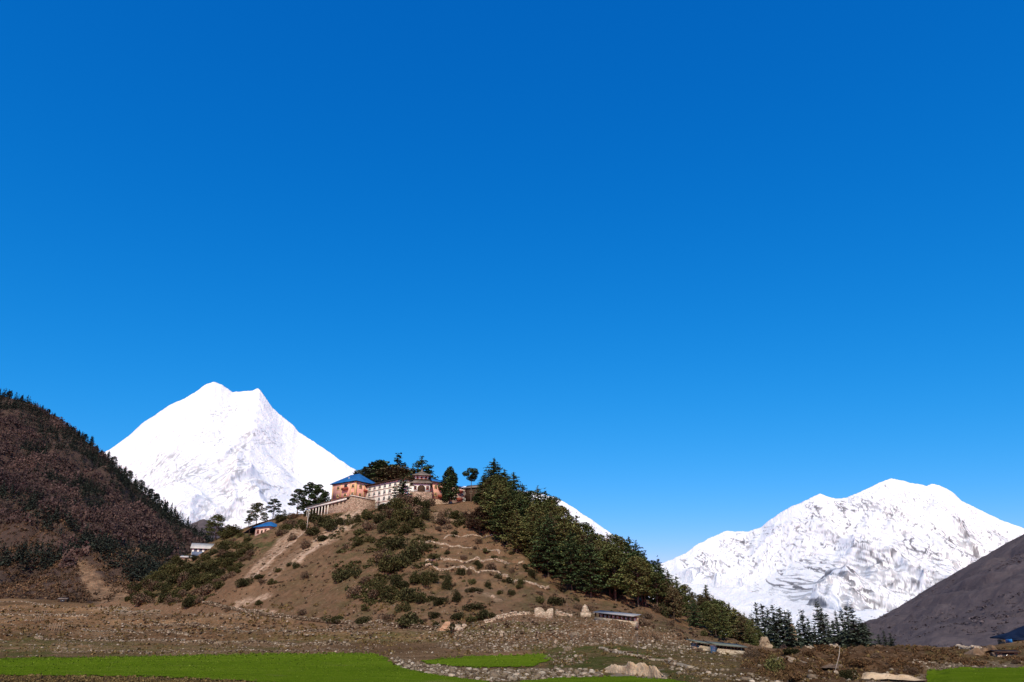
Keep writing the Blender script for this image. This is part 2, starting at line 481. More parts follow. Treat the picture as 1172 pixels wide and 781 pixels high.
GC = {
    -300: [(0, -1.7), (38, -1.7), (108, -1.6), (120, -.9), (150, .9), (170, 2.4), (250, 8), (380, 20), (600, 34), (9000, 34)],
    0:    [(0, -1.7), (38, -1.7), (108, -1.6), (118, -1.0), (150, .8), (165, 2.2), (250, 8), (380, 20), (600, 32), (9000, 32)],
    150:  [(0, -1.7), (38, -1.7), (110, -1.6), (122, -.7), (150, 1), (200, 4.2), (300, 13.3), (380, 17), (600, 25), (9000, 25)],
    300:  [(0, -1.7), (38, -1.7), (110, -1.6), (124, -.8), (150, .8), (180, 3.2), (230, 8), (300, 11), (600, 12), (9000, 12)],
    450:  [(0, -1.7), (38, -1.7), (108, -1.6), (124, -.7), (150, 1.5), (185, 4), (260, 6), (600, 6), (9000, 6)],
    600:  [(0, -1.7), (45, -1.7), (68, -1.7), (76, -1.3), (82, -1.55), (104, -1.5), (114, -.4), (150, 2.8), (180, 4.9), (260, 6), (600, 0), (9000, 0)],
    700:  [(0, -1.7), (42, -1.7), (58, -1.6), (66, -1.15), (85, -.9), (100, -.4), (130, 1.5), (165, 4.4), (190, 6), (260, 7), (600, -4), (9000, -6)],
    770:  [(0, -1.7), (42, -1.7), (60, -1.7), (80, -1.3), (100, -.9), (130, .3), (165, 1.9), (200, 2.6), (260, 2), (600, -6), (9000, -10)],
    830:  [(0, -1.7), (40, -1.8), (70, -1.8), (100, -1.4), (150, -1.0), (200, -1.2), (260, -3), (600, -8), (9000, -12)],
    900:  [(0, -1.7), (36, -1.8), (52, -1.5), (62, -1.0), (80, -.65), (100, -.9), (130, -2.2), (220, -3), (600, -8), (9000, -12)],
    1030: [(0, -1.7), (36, -1.75), (50, -1.5), (62, -.9), (80, -.5), (98, -.6), (130, -2), (220, -3), (600, -8), (9000, -12)],
    1100: [(0, -1.7), (30, -1.7), (51, -1.62), (56, -1.2), (75, -.7), (95, -.55), (120, -1.2), (220, -3), (600, -6), (9000, -12)],
    1180: [(0, -1.7), (30, -1.7), (51, -1.62), (57, -1.1), (80, -.45), (110, .15), (150, .2), (220, -2), (600, -6), (9000, -12)],
    1500: [(0, -1.7), (30, -1.7), (51, -1.62), (57, -1.1), (80, -.3), (110, .4), (150, .6), (220, 0), (600, -2), (9000, -12)],
}
_g = curve(GC, None)
FIELDS = {   # outlines on the ground, as seen from the camera's spot
    'wide': [(-250, 752), (0, 754), (150, 752), (300, 749), (425, 748), (442, 753), (452, 762), (480, 770), (560, 781), (560, 790), (330, 784), (240, 778), (120, 775), (0, 774), (-250, 774)],
    'narrow': [(478, 757), (540, 751), (625, 749), (634, 756), (610, 763), (540, 765), (500, 762)],
    'right': [(1060, 767), (1090, 765), (1172, 765), (1500, 764), (1500, 800), (1065, 800)],
    'strip': [(690, 774), (765, 778), (800, 784), (800, 800), (560, 800), (600, 780), (640, 776)],
}
OLIVE = [([(240, 728), (420, 724), (520, 722), (560, 722), (620, 728), (520, 735), (300, 735)], .75), ([(520, 712), (600, 706), (660, 716), (600, 730), (540, 730)], .8),
         ([(600, 738), (690, 738), (760, 742), (770, 760), (700, 772), (640, 772), (620, 760)], 1.0), ([(700, 735), (830, 742), (860, 755), (740, 752)], .8),
         ([(0, 725), (60, 728), (60, 752), (0, 752)], .8), ([(60, 730), (200, 738), (330, 742), (330, 752), (60, 752)], .55), ([(1060, 745), (1172, 738), (1172, 768), (1060, 768)], .35),
         ([(560, 765), (800, 765), (800, 800), (560, 800)], .9), ([(770, 752), (900, 760), (900, 800), (770, 800)], .5)]
PALE = [([(697, 768), (712, 761), (735, 763), (752, 768), (768, 775), (730, 777), (700, 775)], 1.0), ([(100, 694), (210, 684), (262, 696), (240, 703), (140, 702)], .75),
        ([(260, 695), (380, 707), (520, 719), (520, 724), (380, 715), (250, 704)], .3), ([(975, 775), (1060, 772), (1060, 784), (960, 784)], .7),
        ([(1060, 758), (1172, 758), (1172, 766), (1060, 766)], .4)]
HEATH = [([(860, 742), (1060, 740), (1060, 770), (960, 784), (840, 784), (850, 760)], .8), ([(0, 774), (170, 776), (240, 781), (240, 800), (0, 800)], .55), ([(0, 692), (60, 700), (60, 706), (0, 704)], .5)]

def ground_h(x, y):
    u = x / np.maximum(y, 1e-3)
    px = px_of_u(np.clip(u, -1.2, 1.2))
    h = _g(px + 14 * perlin(x / 37, y / 37, 71), y * (1 + .03 * perlin(x / 22, y / 22, 72)))
    far = 1.0 * sstep(95, 150, y) * (1 - sstep(330, 500, y))
    # old terraces: broken steps across the rise
    st = 2.0
    q = h / st
    terr = (np.floor(q) + sstep(0.76, 0.97, q - np.floor(q))) * st
    h = h + (terr - h) * 0.92 * sstep(112, 130, y) * (1 - sstep(300, 380, y)) * sstep(0.0, .5, h)
    rough = fbm(x / 5.0, y / 5.0, 5, 3) * (0.10 + 0.75 * far)
    heath = sstep(845, 885, px) * (1 - sstep(1050, 1085, px)) * sstep(34, 46, y) * (1 - sstep(95, 120, y))
    bank = sstep(1050, 1085, px) * sstep(53, 60, y) * (1 - sstep(110, 140, y))
    mid = sstep(540, 640, px) * (1 - sstep(820, 880, px)) * sstep(58, 70, y) * (1 - sstep(110, 150, y))
    h = h + rough + heath * (ridged(x / 9, y / 9, 4, 9) - .55) * 1.1 + bank * fbm(x / 4, y / 4, 4, 12) * .3 + mid * fbm(x / 6, y / 6, 4, 15) * .35
    return h

# hill: foot and crest along the columns of the picture
HF = [(60, 320, 697), (95, 310, 697), (140, 290, 691), (200, 255, 694), (300, 225, 703), (400, 196, 713), (450, 186, 717), (520, 178, 718), (600, 176, 710), (680, 184, 706), (740, 188, 712), (800, 168, 733), (850, 158, 741), (900, 158, 746), (960, 160, 752)]
HC = [(60, 325, 700), (95, 330, 697), (140, 335, 687), (170, 337, 665), (205, 338, 641), (240, 338, 620), (275, 336, 606), (310, 334, 594), (340, 328, 588), (362, 318, 588), (385, 308, 586), (405, 303, 584), (430, 300, 582), (455, 297, 580), (480, 296, 578), (510, 300, 577), (540, 306, 573), (570, 308, 578), (600, 304, 595), (640, 292, 622), (680, 278, 648), (720, 264, 670), (760, 250, 694), (800, 236, 714), (840, 222, 731), (870, 212, 741), (910, 200, 748), (960, 190, 754)]
def _hill_cols():
    uf = np.array([float(ray(p, y)[0]) for p, d, y in HF]); ef = np.array([float(ray(p, y)[1]) for p, d, y in HF]); df = np.array([d for p, d, y in HF], float)
    uc = np.array([float(ray(p, y)[0]) for p, d, y in HC]); ec = np.array([float(ray(p, y)[1]) for p, d, y in HC]); dc = np.array([d for p, d, y in HC], float)
    return uf, ef, df, uc, ec, dc
UF, EF, DF, UC, EC, DC = _hill_cols()

def smooth_interp(u, xs, ys, r=0.006):
    return sum(np.interp(u + k * r, xs, ys) for k in (-2, -1, 0, 1, 2)) / 5.0

def hill_h(x, y, detail=True):
    u = x / np.maximum(y, 1e-3)
    df = smooth_interp(u, UF, DF); zf = smooth_interp(u, UF, EF) * df
    dc = smooth_interp(u, UC, DC); zc = smooth_interp(u, UC, EC) * dc
    t = (y - df) / np.maximum(dc - df, 1.0)
    s = np.where(t < 0, t * 1.2, t)
    tt = np.clip(t, 0, 1)
    s = np.where((t >= 0) & (t <= 1), tt + 0.035 * np.sin(np.pi * tt), s)
    z = zf + (zc - zf) * s
    back = np.maximum(y - dc, 0)
    top = np.interp(u, [-.26, -.22, -.07, -.04], [0, 1, 1, 0])      # the level shelf the monastery stands on
    z = np.where(y > dc, zc - (np.sqrt(np.maximum(back - 26 * top, 0) ** 2 + 144) - 12) * 0.55, z)
    z = np.where(t < 0, zf + (y - df) * 0.5, z)
    if detail:
        k = sstep(0.02, .15, t) * (1 - sstep(.85, 1.0, t))
        z = z + k * (fbm(x / 26, y / 26, 5, 41) * 2.6 + fbm(x / 4, y / 4, 3, 44) * .5)
        stp = 3.0; qz = z / stp
        tz = (np.floor(qz) + sstep(.55, .98, qz - np.floor(qz))) * stp
        z = z + (tz - z) * .6 * k * sstep(-.155, -.11, u) * (1 - sstep(.04, .08, u)) * (1 - sstep(.75, .9, t)) * sstep(.1, .25, t)
        gl = 1 - np.abs(perlin(x / 15.0 + .3 * perlin(x / 9, y / 9, 5), y / 70.0, 47)) * 2.2   # gullies down the slope
        z = z - k * np.clip(gl, 0, 1) ** 3 * 1.2
    return z

def build_grid(name, X, Y, Z, mat, attrs=None, kind='structure'):
    nu, nv = X.shape
    me = np_mesh(name, np.stack([X, Y, Z], -1).reshape(-1, 3), grid_faces(nu, nv), mat, True)
    for k, v in (attrs or {}).items(): fattr(me, k, v)
    o = link(name, me)
    if kind: o['kind'] = kind
    return o

def mask(px, py, polys, soft=3.0):
    out = np.zeros(px.shape)
    for poly, w in polys:
        m_ = np.zeros(px.shape)
        for dx, dy in ((0, 0), (-soft, 0), (soft, 0), (0, -soft * .5), (0, soft * .5)):
            m_ += in_poly(px + dx, py + dy, poly)
        out = np.maximum(out, m_ / 5 * w)
    return out

# --- the ground, one sheet
uu = np.concatenate([np.linspace(-4, -1.0, 24)[:-1], np.linspace(-1.0, -.72, 20)[:-1], np.linspace(-.72, .72, 640), np.linspace(.72, 1.0, 20)[1:], np.linspace(1.0, 4, 24)[1:]])
yy = np.concatenate([np.linspace(3, 30, 16)[:-1], np.exp(np.linspace(math.log(30), math.log(420), 330)), np.exp(np.linspace(math.log(440), math.log(22000), 40))])
Ug, Yg = np.meshgrid(uu, yy, indexing='ij')
Xg = Ug * Yg
Zg = ground_h(Xg, Yg)
pxg, pyg = proj(Xg, Yg, Zg)
jx = 9 * perlin(Xg / 3, Yg / 3, 90); jy = 2.2 * perlin(Xg / 2.2, Yg / 3, 91)
near = (Yg < 420)
olive = mask(pxg + jx, pyg + jy, OLIVE) * near; pale = mask(pxg + jx, pyg + jy, PALE) * near; heath = mask(pxg + jx, pyg + jy, HEATH) * near
slope_g = np.abs(np.gradient(Zg, axis=1) / np.gradient(Yg, axis=1))
heath = np.maximum(heath, .75 * sstep(.28, .7, slope_g) * (Yg > 112) * (Yg < 340))
build_grid('ground', Xg, Yg, Zg, M['soil'], {'olive': olive, 'pale': pale, 'heath': heath})
G_TREE = BVHTree.FromPolygons([tuple(v) for v in np.stack([Xg, Yg, Zg], -1).reshape(-1, 3)], [tuple(f) for f in grid_faces(*Xg.shape)])

# --- green fields: thin sheets over the ground
for fname, poly in FIELDS.items():
    ins = in_poly(pxg + jx * .6 + 3 * perlin(Xg / .8, Yg / 1.1, 93), pyg + jy * .7 + 1.0 * perlin(Xg / .7, Yg / 1.6, 94), poly) & (Yg < 130)
    nu, nv = Xg.shape
    fc = grid_faces(nu, nv)
    keep = ins.reshape(-1)[fc].all(1)
    fc = fc[keep]
    used, inv = np.unique(fc, return_inverse=True)
    V = np.stack([Xg, Yg, Zg + 0.05], -1).reshape(-1, 3)[used]
    o = link('green_field', np_mesh('green_field', V, inv.reshape(-1, 4), M['crop'], True))
    o['kind'] = 'structure'

# --- the hill
PXH = np.linspace(45, 975, 560)
uh = u_of_px(PXH) * 1.0
uh = np.linspace(float(ray(50, 697)[0]), float(ray(965, 750)[0]), 560)
Uh = np.repeat(uh[:, None], 300, 1)
dfh = smooth_interp(uh, UF, DF); dch = smooth_interp(uh, UC, DC)
tt = np.linspace(0, 1, 210)
Yh = np.concatenate([np.linspace(-14, 0, 8)[None, :-1] + dfh[:, None], dfh[:, None] + (dch - dfh)[:, None] * tt[None, :], dch[:, None] + (np.linspace(0, 1, 84)[None, 1:] ** 1.4) * 170], 1)
Uh = np.repeat(uh[:, None], Yh.shape[1], 1)
Xh = Uh * Yh
Zh = hill_h(Xh, Yh)
pxh, pyh = proj(Xh, Yh, Zh)
jx = 5 * perlin(Xh / 5, Yh / 5, 95); jy = 3 * perlin(Xh / 5, Yh / 5, 96)
H_PALE = [([(400, 580), (418, 582), (408, 598), (392, 612), (372, 624), (352, 636), (336, 648), (334, 640), (350, 626), (372, 608)], 1.0), ([(340, 596), (352, 600), (330, 628), (300, 655), (275, 665), (300, 640)], .7),
          ([(300, 660), (345, 622), (352, 625), (310, 668)], .3), ([(268, 690), (285, 686), (310, 678), (308, 684), (285, 694), (270, 694)], .9), ([(300, 698), (318, 700), (308, 703), (300, 702)], .9),
          ([(505, 716), (514, 710), (514, 720), (505, 722)], .6), ([(535, 672), (580, 685), (575, 690), (530, 676)], .35), ([(395, 586), (410, 592), (395, 604)], .6), ([(498, 585), (540, 588), (530, 596), (496, 598)], .5),
          ([(85, 640), (110, 650), (130, 675), (120, 690), (95, 680)], .8)]
H_OLIVE = [([(140, 690), (230, 625), (330, 585), (345, 600), (290, 640), (230, 680)], 1.0), ([(380, 580), (500, 580), (520, 700), (380, 712)], .55), ([(540, 600), (700, 690), (860, 740), (700, 720), (600, 700)], .6), ([(330, 640), (600, 620), (640, 700), (300, 712)], .35)]
hp = mask(pxh + jx, pyh + jy, H_PALE, 2.0) * (Yh < dch[:, None] + 3)
ho = mask(pxh + jx, pyh + jy, H_OLIVE, 5.0)
build_grid('hill', Xh, Yh, Zh, M['hill'], {'pale': hp, 'olive': ho})
H_TREE = BVHTree.FromPolygons([tuple(v) for v in np.stack([Xh, Yh, Zh], -1).reshape(-1, 3)], [tuple(f) for f in grid_faces(*Xh.shape)])

def cast(px, py, ymin=25):
    """Where the view through a picture point meets ground or hill."""
    u, e = ray(px, py)
    d = Vector((float(u), 1.0, float(e))).normalized()
    o_ = d * ymin
    best = None
    for T in (G_TREE, H_TREE):
        h = T.ray_cast(o_, d, 3000)
        if h[0] is not None and (best is None or h[3] < best[1]): best = (h[0], h[3])
    return best[0] if best else None

def down(x, y):
    z = -1e9
    for T in (G_TREE, H_TREE):
        h = T.ray_cast(Vector((x, y, 500)), Vector((0, 0, -1)), 2000)
        if h[0] is not None: z = max(z, h[0].z)
    return z

# --- left wooded slope
LC = [(-260, 1000, 330), (-120, 980, 395), (-60, 960, 428), (0, 940, 452), (30, 925, 461), (60, 905, 476), (90, 885, 498), (115, 870, 519), (130, 860, 534), (150, 845, 552), (175, 830, 573), (200, 815, 592), (222, 800, 610), (245, 785, 627), (262, 775, 641), (300, 760, 662), (360, 740, 690), (420, 730, 705)]
ul = np.array([float(ray(p, y)[0]) for p, d, y in LC]); el = np.array([float(ray(p, y)[1]) for p, d, y in LC]); dl = np.array([d for p, d, y in LC], float)
us = np.linspace(float(ray(-260, 500)[0]), float(ray(418, 705)[0]), 330)
dcl = smooth_interp(us, ul, dl, .004); zcl = smooth_interp(us, ul, el, .004) * dcl
d0 = np.interp(us, [-1, float(ray(0, 690)[0]), float(ray(150, 690)[0]), 0], [400, 372, 362, 350])
tl = np.linspace(-.06, 1.5, 250)
def left_slope(U_idx, T):
    pass
Tl, _ = np.meshgrid(tl, us); Ul = np.repeat(us[:, None], len(tl), 1)
Yl = d0[:, None] + (dcl - d0)[:, None] * Tl
Xl = Ul * Yl
z0 = ground_h(Ul[:, :1] * d0[:, None], d0[:, None]) - 0.5
tc_ = np.clip(Tl, 0, 1)
Zl = z0 + (zcl[:, None] - z0) * (tc_ ** 1.12) + np.minimum(Tl, 0) * 60
Zl = np.where(Tl > 1, zcl[:, None] - (Tl - 1) * 260, Zl)
kk = sstep(.02, .15, Tl) * (1 - sstep(.8, 1, Tl))
Zl = Zl + kk * (fbm(Xl / 90, Yl / 90, 5, 61) * 26 - np.clip(1 - np.abs(perlin(Xl / 55, Yl / 260, 63)) * 2.0, 0, 1) ** 2 * 16)
pxl, pyl = proj(Xl, Yl, Zl)
lp = mask(pxl + 6 * perlin(Xl / 9, Yl / 9, 3), pyl + 4 * perlin(Xl / 9, Yl / 9, 4), [([(80, 632), (98, 642), (122, 668), (150, 672), (150, 690), (105, 690), (92, 665)], .9)], 3)
build_grid('wooded_mountainside', Xl, Yl, Zl, M['slope'], {'pale': lp})

# --- right bare slope
RC = [(930, 1500, 742), (960, 1480, 733), (995, 1450, 713), (1030, 1420, 694), (1070, 1390, 669), (1110, 1360, 646), (1150, 1330, 623), (1172, 1310, 611), (1220, 1280, 580), (1300, 1250, 530), (1450, 1200, 450)]
ur_ = np.array([float(ray(p, y)[0]) for p, d, y in RC]); er_ = np.array([float(ray(p, y)[1]) for p, d, y in RC]); dr_ = np.array([d for p, d, y in RC], float)
us2 = np.linspace(ur_[0], ur_[-1], 260)
dcr = smooth_interp(us2, ur_, dr_, .003); zcr = smooth_interp(us2, ur_, er_, .003) * dcr
tr = np.linspace(-.05, 1.4, 200)
Tr = np.repeat(tr[None, :], 260, 0); Ur = np.repeat(us2[:, None], len(tr), 1)
Yr = 480 + (dcr[:, None] - 480) * Tr; Xr = Ur * Yr
Zr = -9 + (zcr[:, None] + 9) * np.clip(Tr, -.1, 1) ** 1
Zr = np.where(Tr > 1, zcr[:, None] - (Tr - 1) * 500, Zr)
kk = sstep(.02, .2, Tr) * (1 - sstep(.85, 1, Tr))
Zr = Zr + kk * (fbm(Xr / 160, Yr / 160, 6, 81) * 22 - np.clip(1 - np.abs(perlin(Xr / 120, Yr / 400, 83)) * 2.2, 0, 1) ** 2 * 12)
Zr = Zr + fbm(Xr / 14, Yr / 14, 3, 84) * 1.6
Zr = Zr - kk * np.clip(1 - np.abs(perlin(Xr / 45, Yr / 300, 86)) * 3, 0, 1) ** 2 * 5
build_grid('bare_mountainside', Xr, Yr, Zr, M['darkslope'])

# --- small far ridge in the gap
rp = [(170, 640), (200, 615), (218, 600), (232, 594), (243, 597), (255, 606), (275, 618), (310, 640)]
ua = np.array([float(ray(p, y)[0]) for p, y in rp]); ea = np.array([float(ray(p, y)[1]) for p, y in rp])
us3 = np.linspace(ua[0], ua[-1], 80); tz = np.linspace(0, 1.4, 40)
U3 = np.repeat(us3[:, None], 40, 1); T3 = np.repeat(tz[None, :], 80, 0)
Y3 = 1500 + 500 * T3; X3 = U3 * Y3
zc3 = smooth_interp(us3, ua, ea, .002)[:, None] * 2000
Z3 = np.where(T3 <= 1, zc3 * (.55 + .45 * T3), zc3 - (T3 - 1) * 400) + fbm(X3 / 40, Y3 / 40, 4, 21) * 8
build_grid('far_ridge', X3, Y3, Z3, M['darkslope'])

# --- snow peaks
def peak(crest, D, depth, nu, nv, seed, base_e, amp, rockpolys, tanpolys, thr, strength, smoothpolys=()):
    pu = np.array([float(ray(p, y)[0]) for p, y in crest]); pe = np.array([float(ray(p, y)[1]) for p, y in crest])
    us_ = np.linspace(pu[0], pu[-1], nu)
    e = smooth_interp(us_, pu, pe, .0009)
    e_fine = fbm(us_ * 90, us_ * 0, 5, seed) * .0016 + fbm(us_ * 420, us_ * 0 + 3, 3, seed + 9) * .0006
    n1 = int(nv * .86)
    T_ = np.concatenate([np.linspace(0, 1, n1), 1 + np.linspace(0, .5, nv - n1 + 1)[1:]])
    U_ = np.repeat(us_[:, None], nv, 1); T2 = np.repeat(T_[None, :], nu, 0)
    Dc = D + 500 * perlin(us_ * 9, us_ * 0 + .5, seed + 2)
    Y_ = (Dc - depth)[:, None] + depth * T2; X_ = U_ * Y_
    wide = sum(np.interp(us_ + k_ * .016, pu, pe) for k_ in range(-3, 4)) / 7
    zc = (e * Dc)[:, None]
    zb = np.minimum(base_e * (Dc - depth), .6 * e * Dc)[:, None]
    zw = (np.minimum(wide, e + .03) * Dc)[:, None]
    tcl = np.clip(T2, 0, 1)
    zm = zw + (zc - zw) * tcl ** 3.0 + (e_fine * Dc)[:, None] * tcl ** 14
    Z_ = zb + (zm - zb) * tcl ** 1.15
    Z_ = np.where(T2 > 1, zc + (e_fine * Dc)[:, None] - (T2 - 1) * depth * .9, Z_)
    k = np.clip((1 - tcl) * 4.5, 0, 1) * (T2 <= 1)
    wx = X_ + 260 * fbm(X_ / 900, Y_ / 900, 3, seed + 3); wy = Y_ * .55 + 260 * fbm(X_ / 900, Y_ / 900, 3, seed + 5)
    r1 = ridged(wx / 900, wy / 1500, 7, seed + 11)
    px_, py_ = proj(X_, Y_, Z_)
    sm = 1 - .85 * mask(px_, py_, [(p, 1) for p in smoothpolys], 9)
    Z_ = Z_ - k * (1 - r1) * amp * sm
    # steepness of the built surface
    dzdx = np.gradient(Z_, axis=0) / np.maximum(np.gradient(X_, axis=0), 1e-6)
    dzdy = np.gradient(Z_, axis=1) / np.maximum(np.gradient(Y_, axis=1), 1e-6)
    st = np.sqrt(dzdx ** 2 + dzdy ** 2)
    w = mask(px_ + 10 * perlin(X_ / 200, Z_ / 200, seed + 7), py_ + 8 * perlin(X_ / 220, Z_ / 220, seed + 8), rockpolys, 5)
    # strata and couloirs: thin slanted strokes of bare rock, gathered where the mask allows
    wx2 = X_ + 90 * fbm(X_ / 300, Z_ / 300, 3, seed + 51); wz2 = Z_ + 90 * fbm(X_ / 300, Z_ / 300, 3, seed + 53)
    sa = ridged((wx2 + .75 * wz2) / 62, (wz2 - .6 * wx2) / 190, 5, seed + 21, 2.2, .6)
    sb = ridged((wx2 - .65 * wz2) / 70, (wz2 + .7 * wx2) / 210, 5, seed + 25, 2.2, .6)
    bl = fbm(X_ / 380, Z_ / 380, 4, seed + 29)
    sm_st = np.clip((st - np.percentile(st, 55)) / (np.percentile(st, 97) - np.percentile(st, 55)), -.8, 1)
    v = np.maximum(sa, sb) * 1.0 + bl * .34 + sm_st * .07 + fbm(X_ / 34, Z_ / 34, 3, seed + 57) * .25 + (w - 1) * .8
    q0 = np.percentile(v[w > .45], 100 - 100 * thr)
    rock = sstep(q0, q0 + .07, v) * strength * (.5 + .5 * sstep(-.25, .3, fbm(X_ / 150, Z_ / 150, 4, seed + 41)))
    rock = rock * (tcl < .985)
    tan = mask(px_ + 8 * perlin(X_ / 150, Z_ / 150, seed + 31), py_ + 8 * perlin(X_ / 150, Z_ / 150, seed + 32), tanpolys, 6) * sstep(-.2, .5, fbm(X_ / 110, Z_ / 300, 4, seed + 33))
    return build_grid('snow_mountain', X_, Y_, Z_, M['snow'], {'rock': rock, 'tan': tan})

LP = [(-40, 600), (60, 552), (110, 523), (128, 513), (150, 497), (163, 484), (175, 477), (195, 463), (210, 457), (225, 448), (236, 440), (245, 437), (255, 441), (266, 449), (278, 448), (290, 447), (295, 444.5), (299, 448), (305, 457), (312, 467), (322, 476), (336, 487), (341, 494), (352, 501), (370, 513), (400, 534), (420, 545), (450, 553), (520, 556), (600, 562), (635, 569), (648, 576), (662, 585), (680, 597), (700, 611), (720, 625), (745, 645), (770, 664), (800, 692), (820, 735)]
peak(LP, 7500, 3600, 900, 330, 100, .085, 240,
     [([(140, 525), (200, 470), (245, 450), (300, 455), (350, 520), (370, 560), (300, 600), (200, 600)], .5), ([(160, 525), (205, 480), (235, 490), (240, 520), (210, 545), (170, 530)], .78), ([(235, 520), (270, 490), (285, 470), (292, 500), (280, 530), (250, 555), (235, 545)], .72), ([(230, 540), (300, 530), (320, 560), (270, 585), (225, 590)], .70), ([(285, 525), (330, 530), (330, 560), (290, 550)], .66), ([(180, 560), (260, 575), (260, 600), (200, 600)], .74), ([(280, 570), (350, 560), (350, 600), (280, 600)], .6)],
     [([(262, 545), (255, 520), (270, 500), (278, 515), (270, 540)], .8), ([(297, 446), (302, 456), (300, 468), (296, 460)], .6)], .25, .62)
RP = [(640, 700), (700, 672), (740, 651), (770, 640), (785, 633), (800, 622), (815, 615), (830, 608), (842, 608), (855, 609), (872, 603), (880, 596), (890, 589), (905, 580), (920, 574), (930, 569), (938, 565), (946, 568), (957, 571), (968, 570), (985, 563), (1000, 556), (1012, 550), (1020, 548), (1032, 550), (1048, 554), (1060, 556), (1066, 554), (1076, 556), (1090, 563), (1100, 573), (1108, 577), (1130, 588), (1150, 597), (1172, 605), (1230, 632), (1330, 690)]
peak(RP, 8500, 4200, 1100, 440, 200, -.002, 330,
     [([(770, 645), (830, 612), (930, 574), (1020, 552), (1075, 560), (1172, 610), (1172, 640), (1030, 680), (960, 668), (860, 655)], .70), ([(775, 640), (810, 620), (860, 625), (880, 645), (850, 652), (800, 650)], .92), ([(865, 660), (905, 640), (960, 650), (950, 665), (900, 675)], .95), ([(900, 590), (950, 575), (1010, 560), (1040, 565), (1000, 610), (930, 620)], .78),
      ([(940, 600), (1060, 585), (1090, 640), (1040, 665), (960, 655)], .92), ([(950, 655), (1000, 655), (1030, 665), (1010, 690), (960, 672)], 1.0), ([(1070, 600), (1095, 570), (1120, 600), (1110, 640), (1085, 640)], .95), ([(1040, 650), (1110, 640), (1090, 670), (1050, 672)], .9), ([(1130, 590), (1165, 605), (1140, 612)], .8), ([(880, 610), (960, 620), (950, 650), (890, 650)], .85), ([(820, 605), (880, 595), (900, 620), (850, 625)], .72), ([(930, 690), (1000, 695), (1010, 712), (930, 705)], .7)],
     [([(760, 660), (930, 680), (1010, 690), (990, 720), (850, 700)], .35)], 0.33, 1.0,
     smoothpolys=[[(780, 655), (860, 670), (960, 690), (1030, 690), (1000, 730), (700, 730)]])

# ================================================================== LANDMARK LABELS
LAB = []
NUM = ['leftmost', 'second from left', 'third from left', 'fourth from left', 'fifth from left', 'sixth from left', 'seventh from left', 'eighth from left', 'ninth from left', 'tenth from left', 'eleventh from left', 'twelfth from left']
def later(o, base, cat, group):
    tag(o, base, cat, group)
    LAB.append(o)
def settle_labels():
    d = {}
    for o in LAB: d.setdefault(o['label'], []).append(o)
    for lab, os_ in d.items():
        if len(os_) == 1: continue
        os_.sort(key=lambda o: proj(*o.location)[0])
        n = len(os_)
        for i, o in enumerate(os_):
            if i == n - 1 and n > 1: w = 'rightmost'
            elif i < 12: w = NUM[i]
            else: w = None
            o['label'] = lab + (', ' + w if w else '')

# ================================================================== PLANTS
def leaves(C, size, rng, up=0.5, aspect=1.0):
    """Small two-sided leaf faces at the points C."""
    C = np.asarray(C, float); n = len(C)
    size = np.broadcast_to(size, (n,))[:, None]
    nr = rng.normal(size=(n, 3)); nr /= np.linalg.norm(nr, axis=1)[:, None]
    nr[:, 2] = nr[:, 2] + np.sign(nr[:, 2]) * up
    nr /= np.linalg.norm(nr, axis=1)[:, None]
    a = np.cross(nr, rng.normal(size=(n, 3))); a /= np.linalg.norm(a, axis=1)[:, None] + 1e-9
    b2 = np.cross(nr, a)
    k = rng.uniform(.7, 1.3, (n, 4, 1))
    V = np.stack([C + a * size * aspect * k[:, 0], C + b2 * size * k[:, 1] * .8, C - a * size * aspect * k[:, 2], C - b2 * size * k[:, 3] * .8], 1)
    return V.reshape(-1, 3), np.arange(4 * n).reshape(n, 4)

def blob(rng, c, r, n):
    p = rng.normal(size=(n, 3)); p /= np.linalg.norm(p, axis=1)[:, None]
    return np.asarray(c) + p * (rng.uniform(0.35, 1, (n, 1)) ** .5) * np.asarray(r)

def trunk_mesh(name, h, r, rng, limbs=(), bend=.02, mat='bark'):
    mb = MB()
    pts = []; x = y = 0
    for i in range(8):
        f = i / 7
        pts.append((x, y, f * h)); x += rng.normal() * bend * h / 7; y += rng.normal() * bend * h / 7
    rad = [r * (1.25 if i == 0 else 1) * (1 - .88 * i / 7) for i in range(8)]
    pts[0] = (pts[0][0], pts[0][1], -.6)
    mb.tube(pts, rad)
    P_ = np.array(pts)
    for (z, tip, lr) in limbs:
        s = np.array([np.interp(z, P_[:, 2], P_[:, 0]), np.interp(z, P_[:, 2], P_[:, 1]), z])
        mid = (s + np.array(tip)) / 2 + np.array((0, 0, .04 * h * rng.uniform(-.3, 1)))
        mb.tube([s, mid, tip], [lr, lr * .65, lr * .2], 5)
    return mb.mesh(name, M[mat])

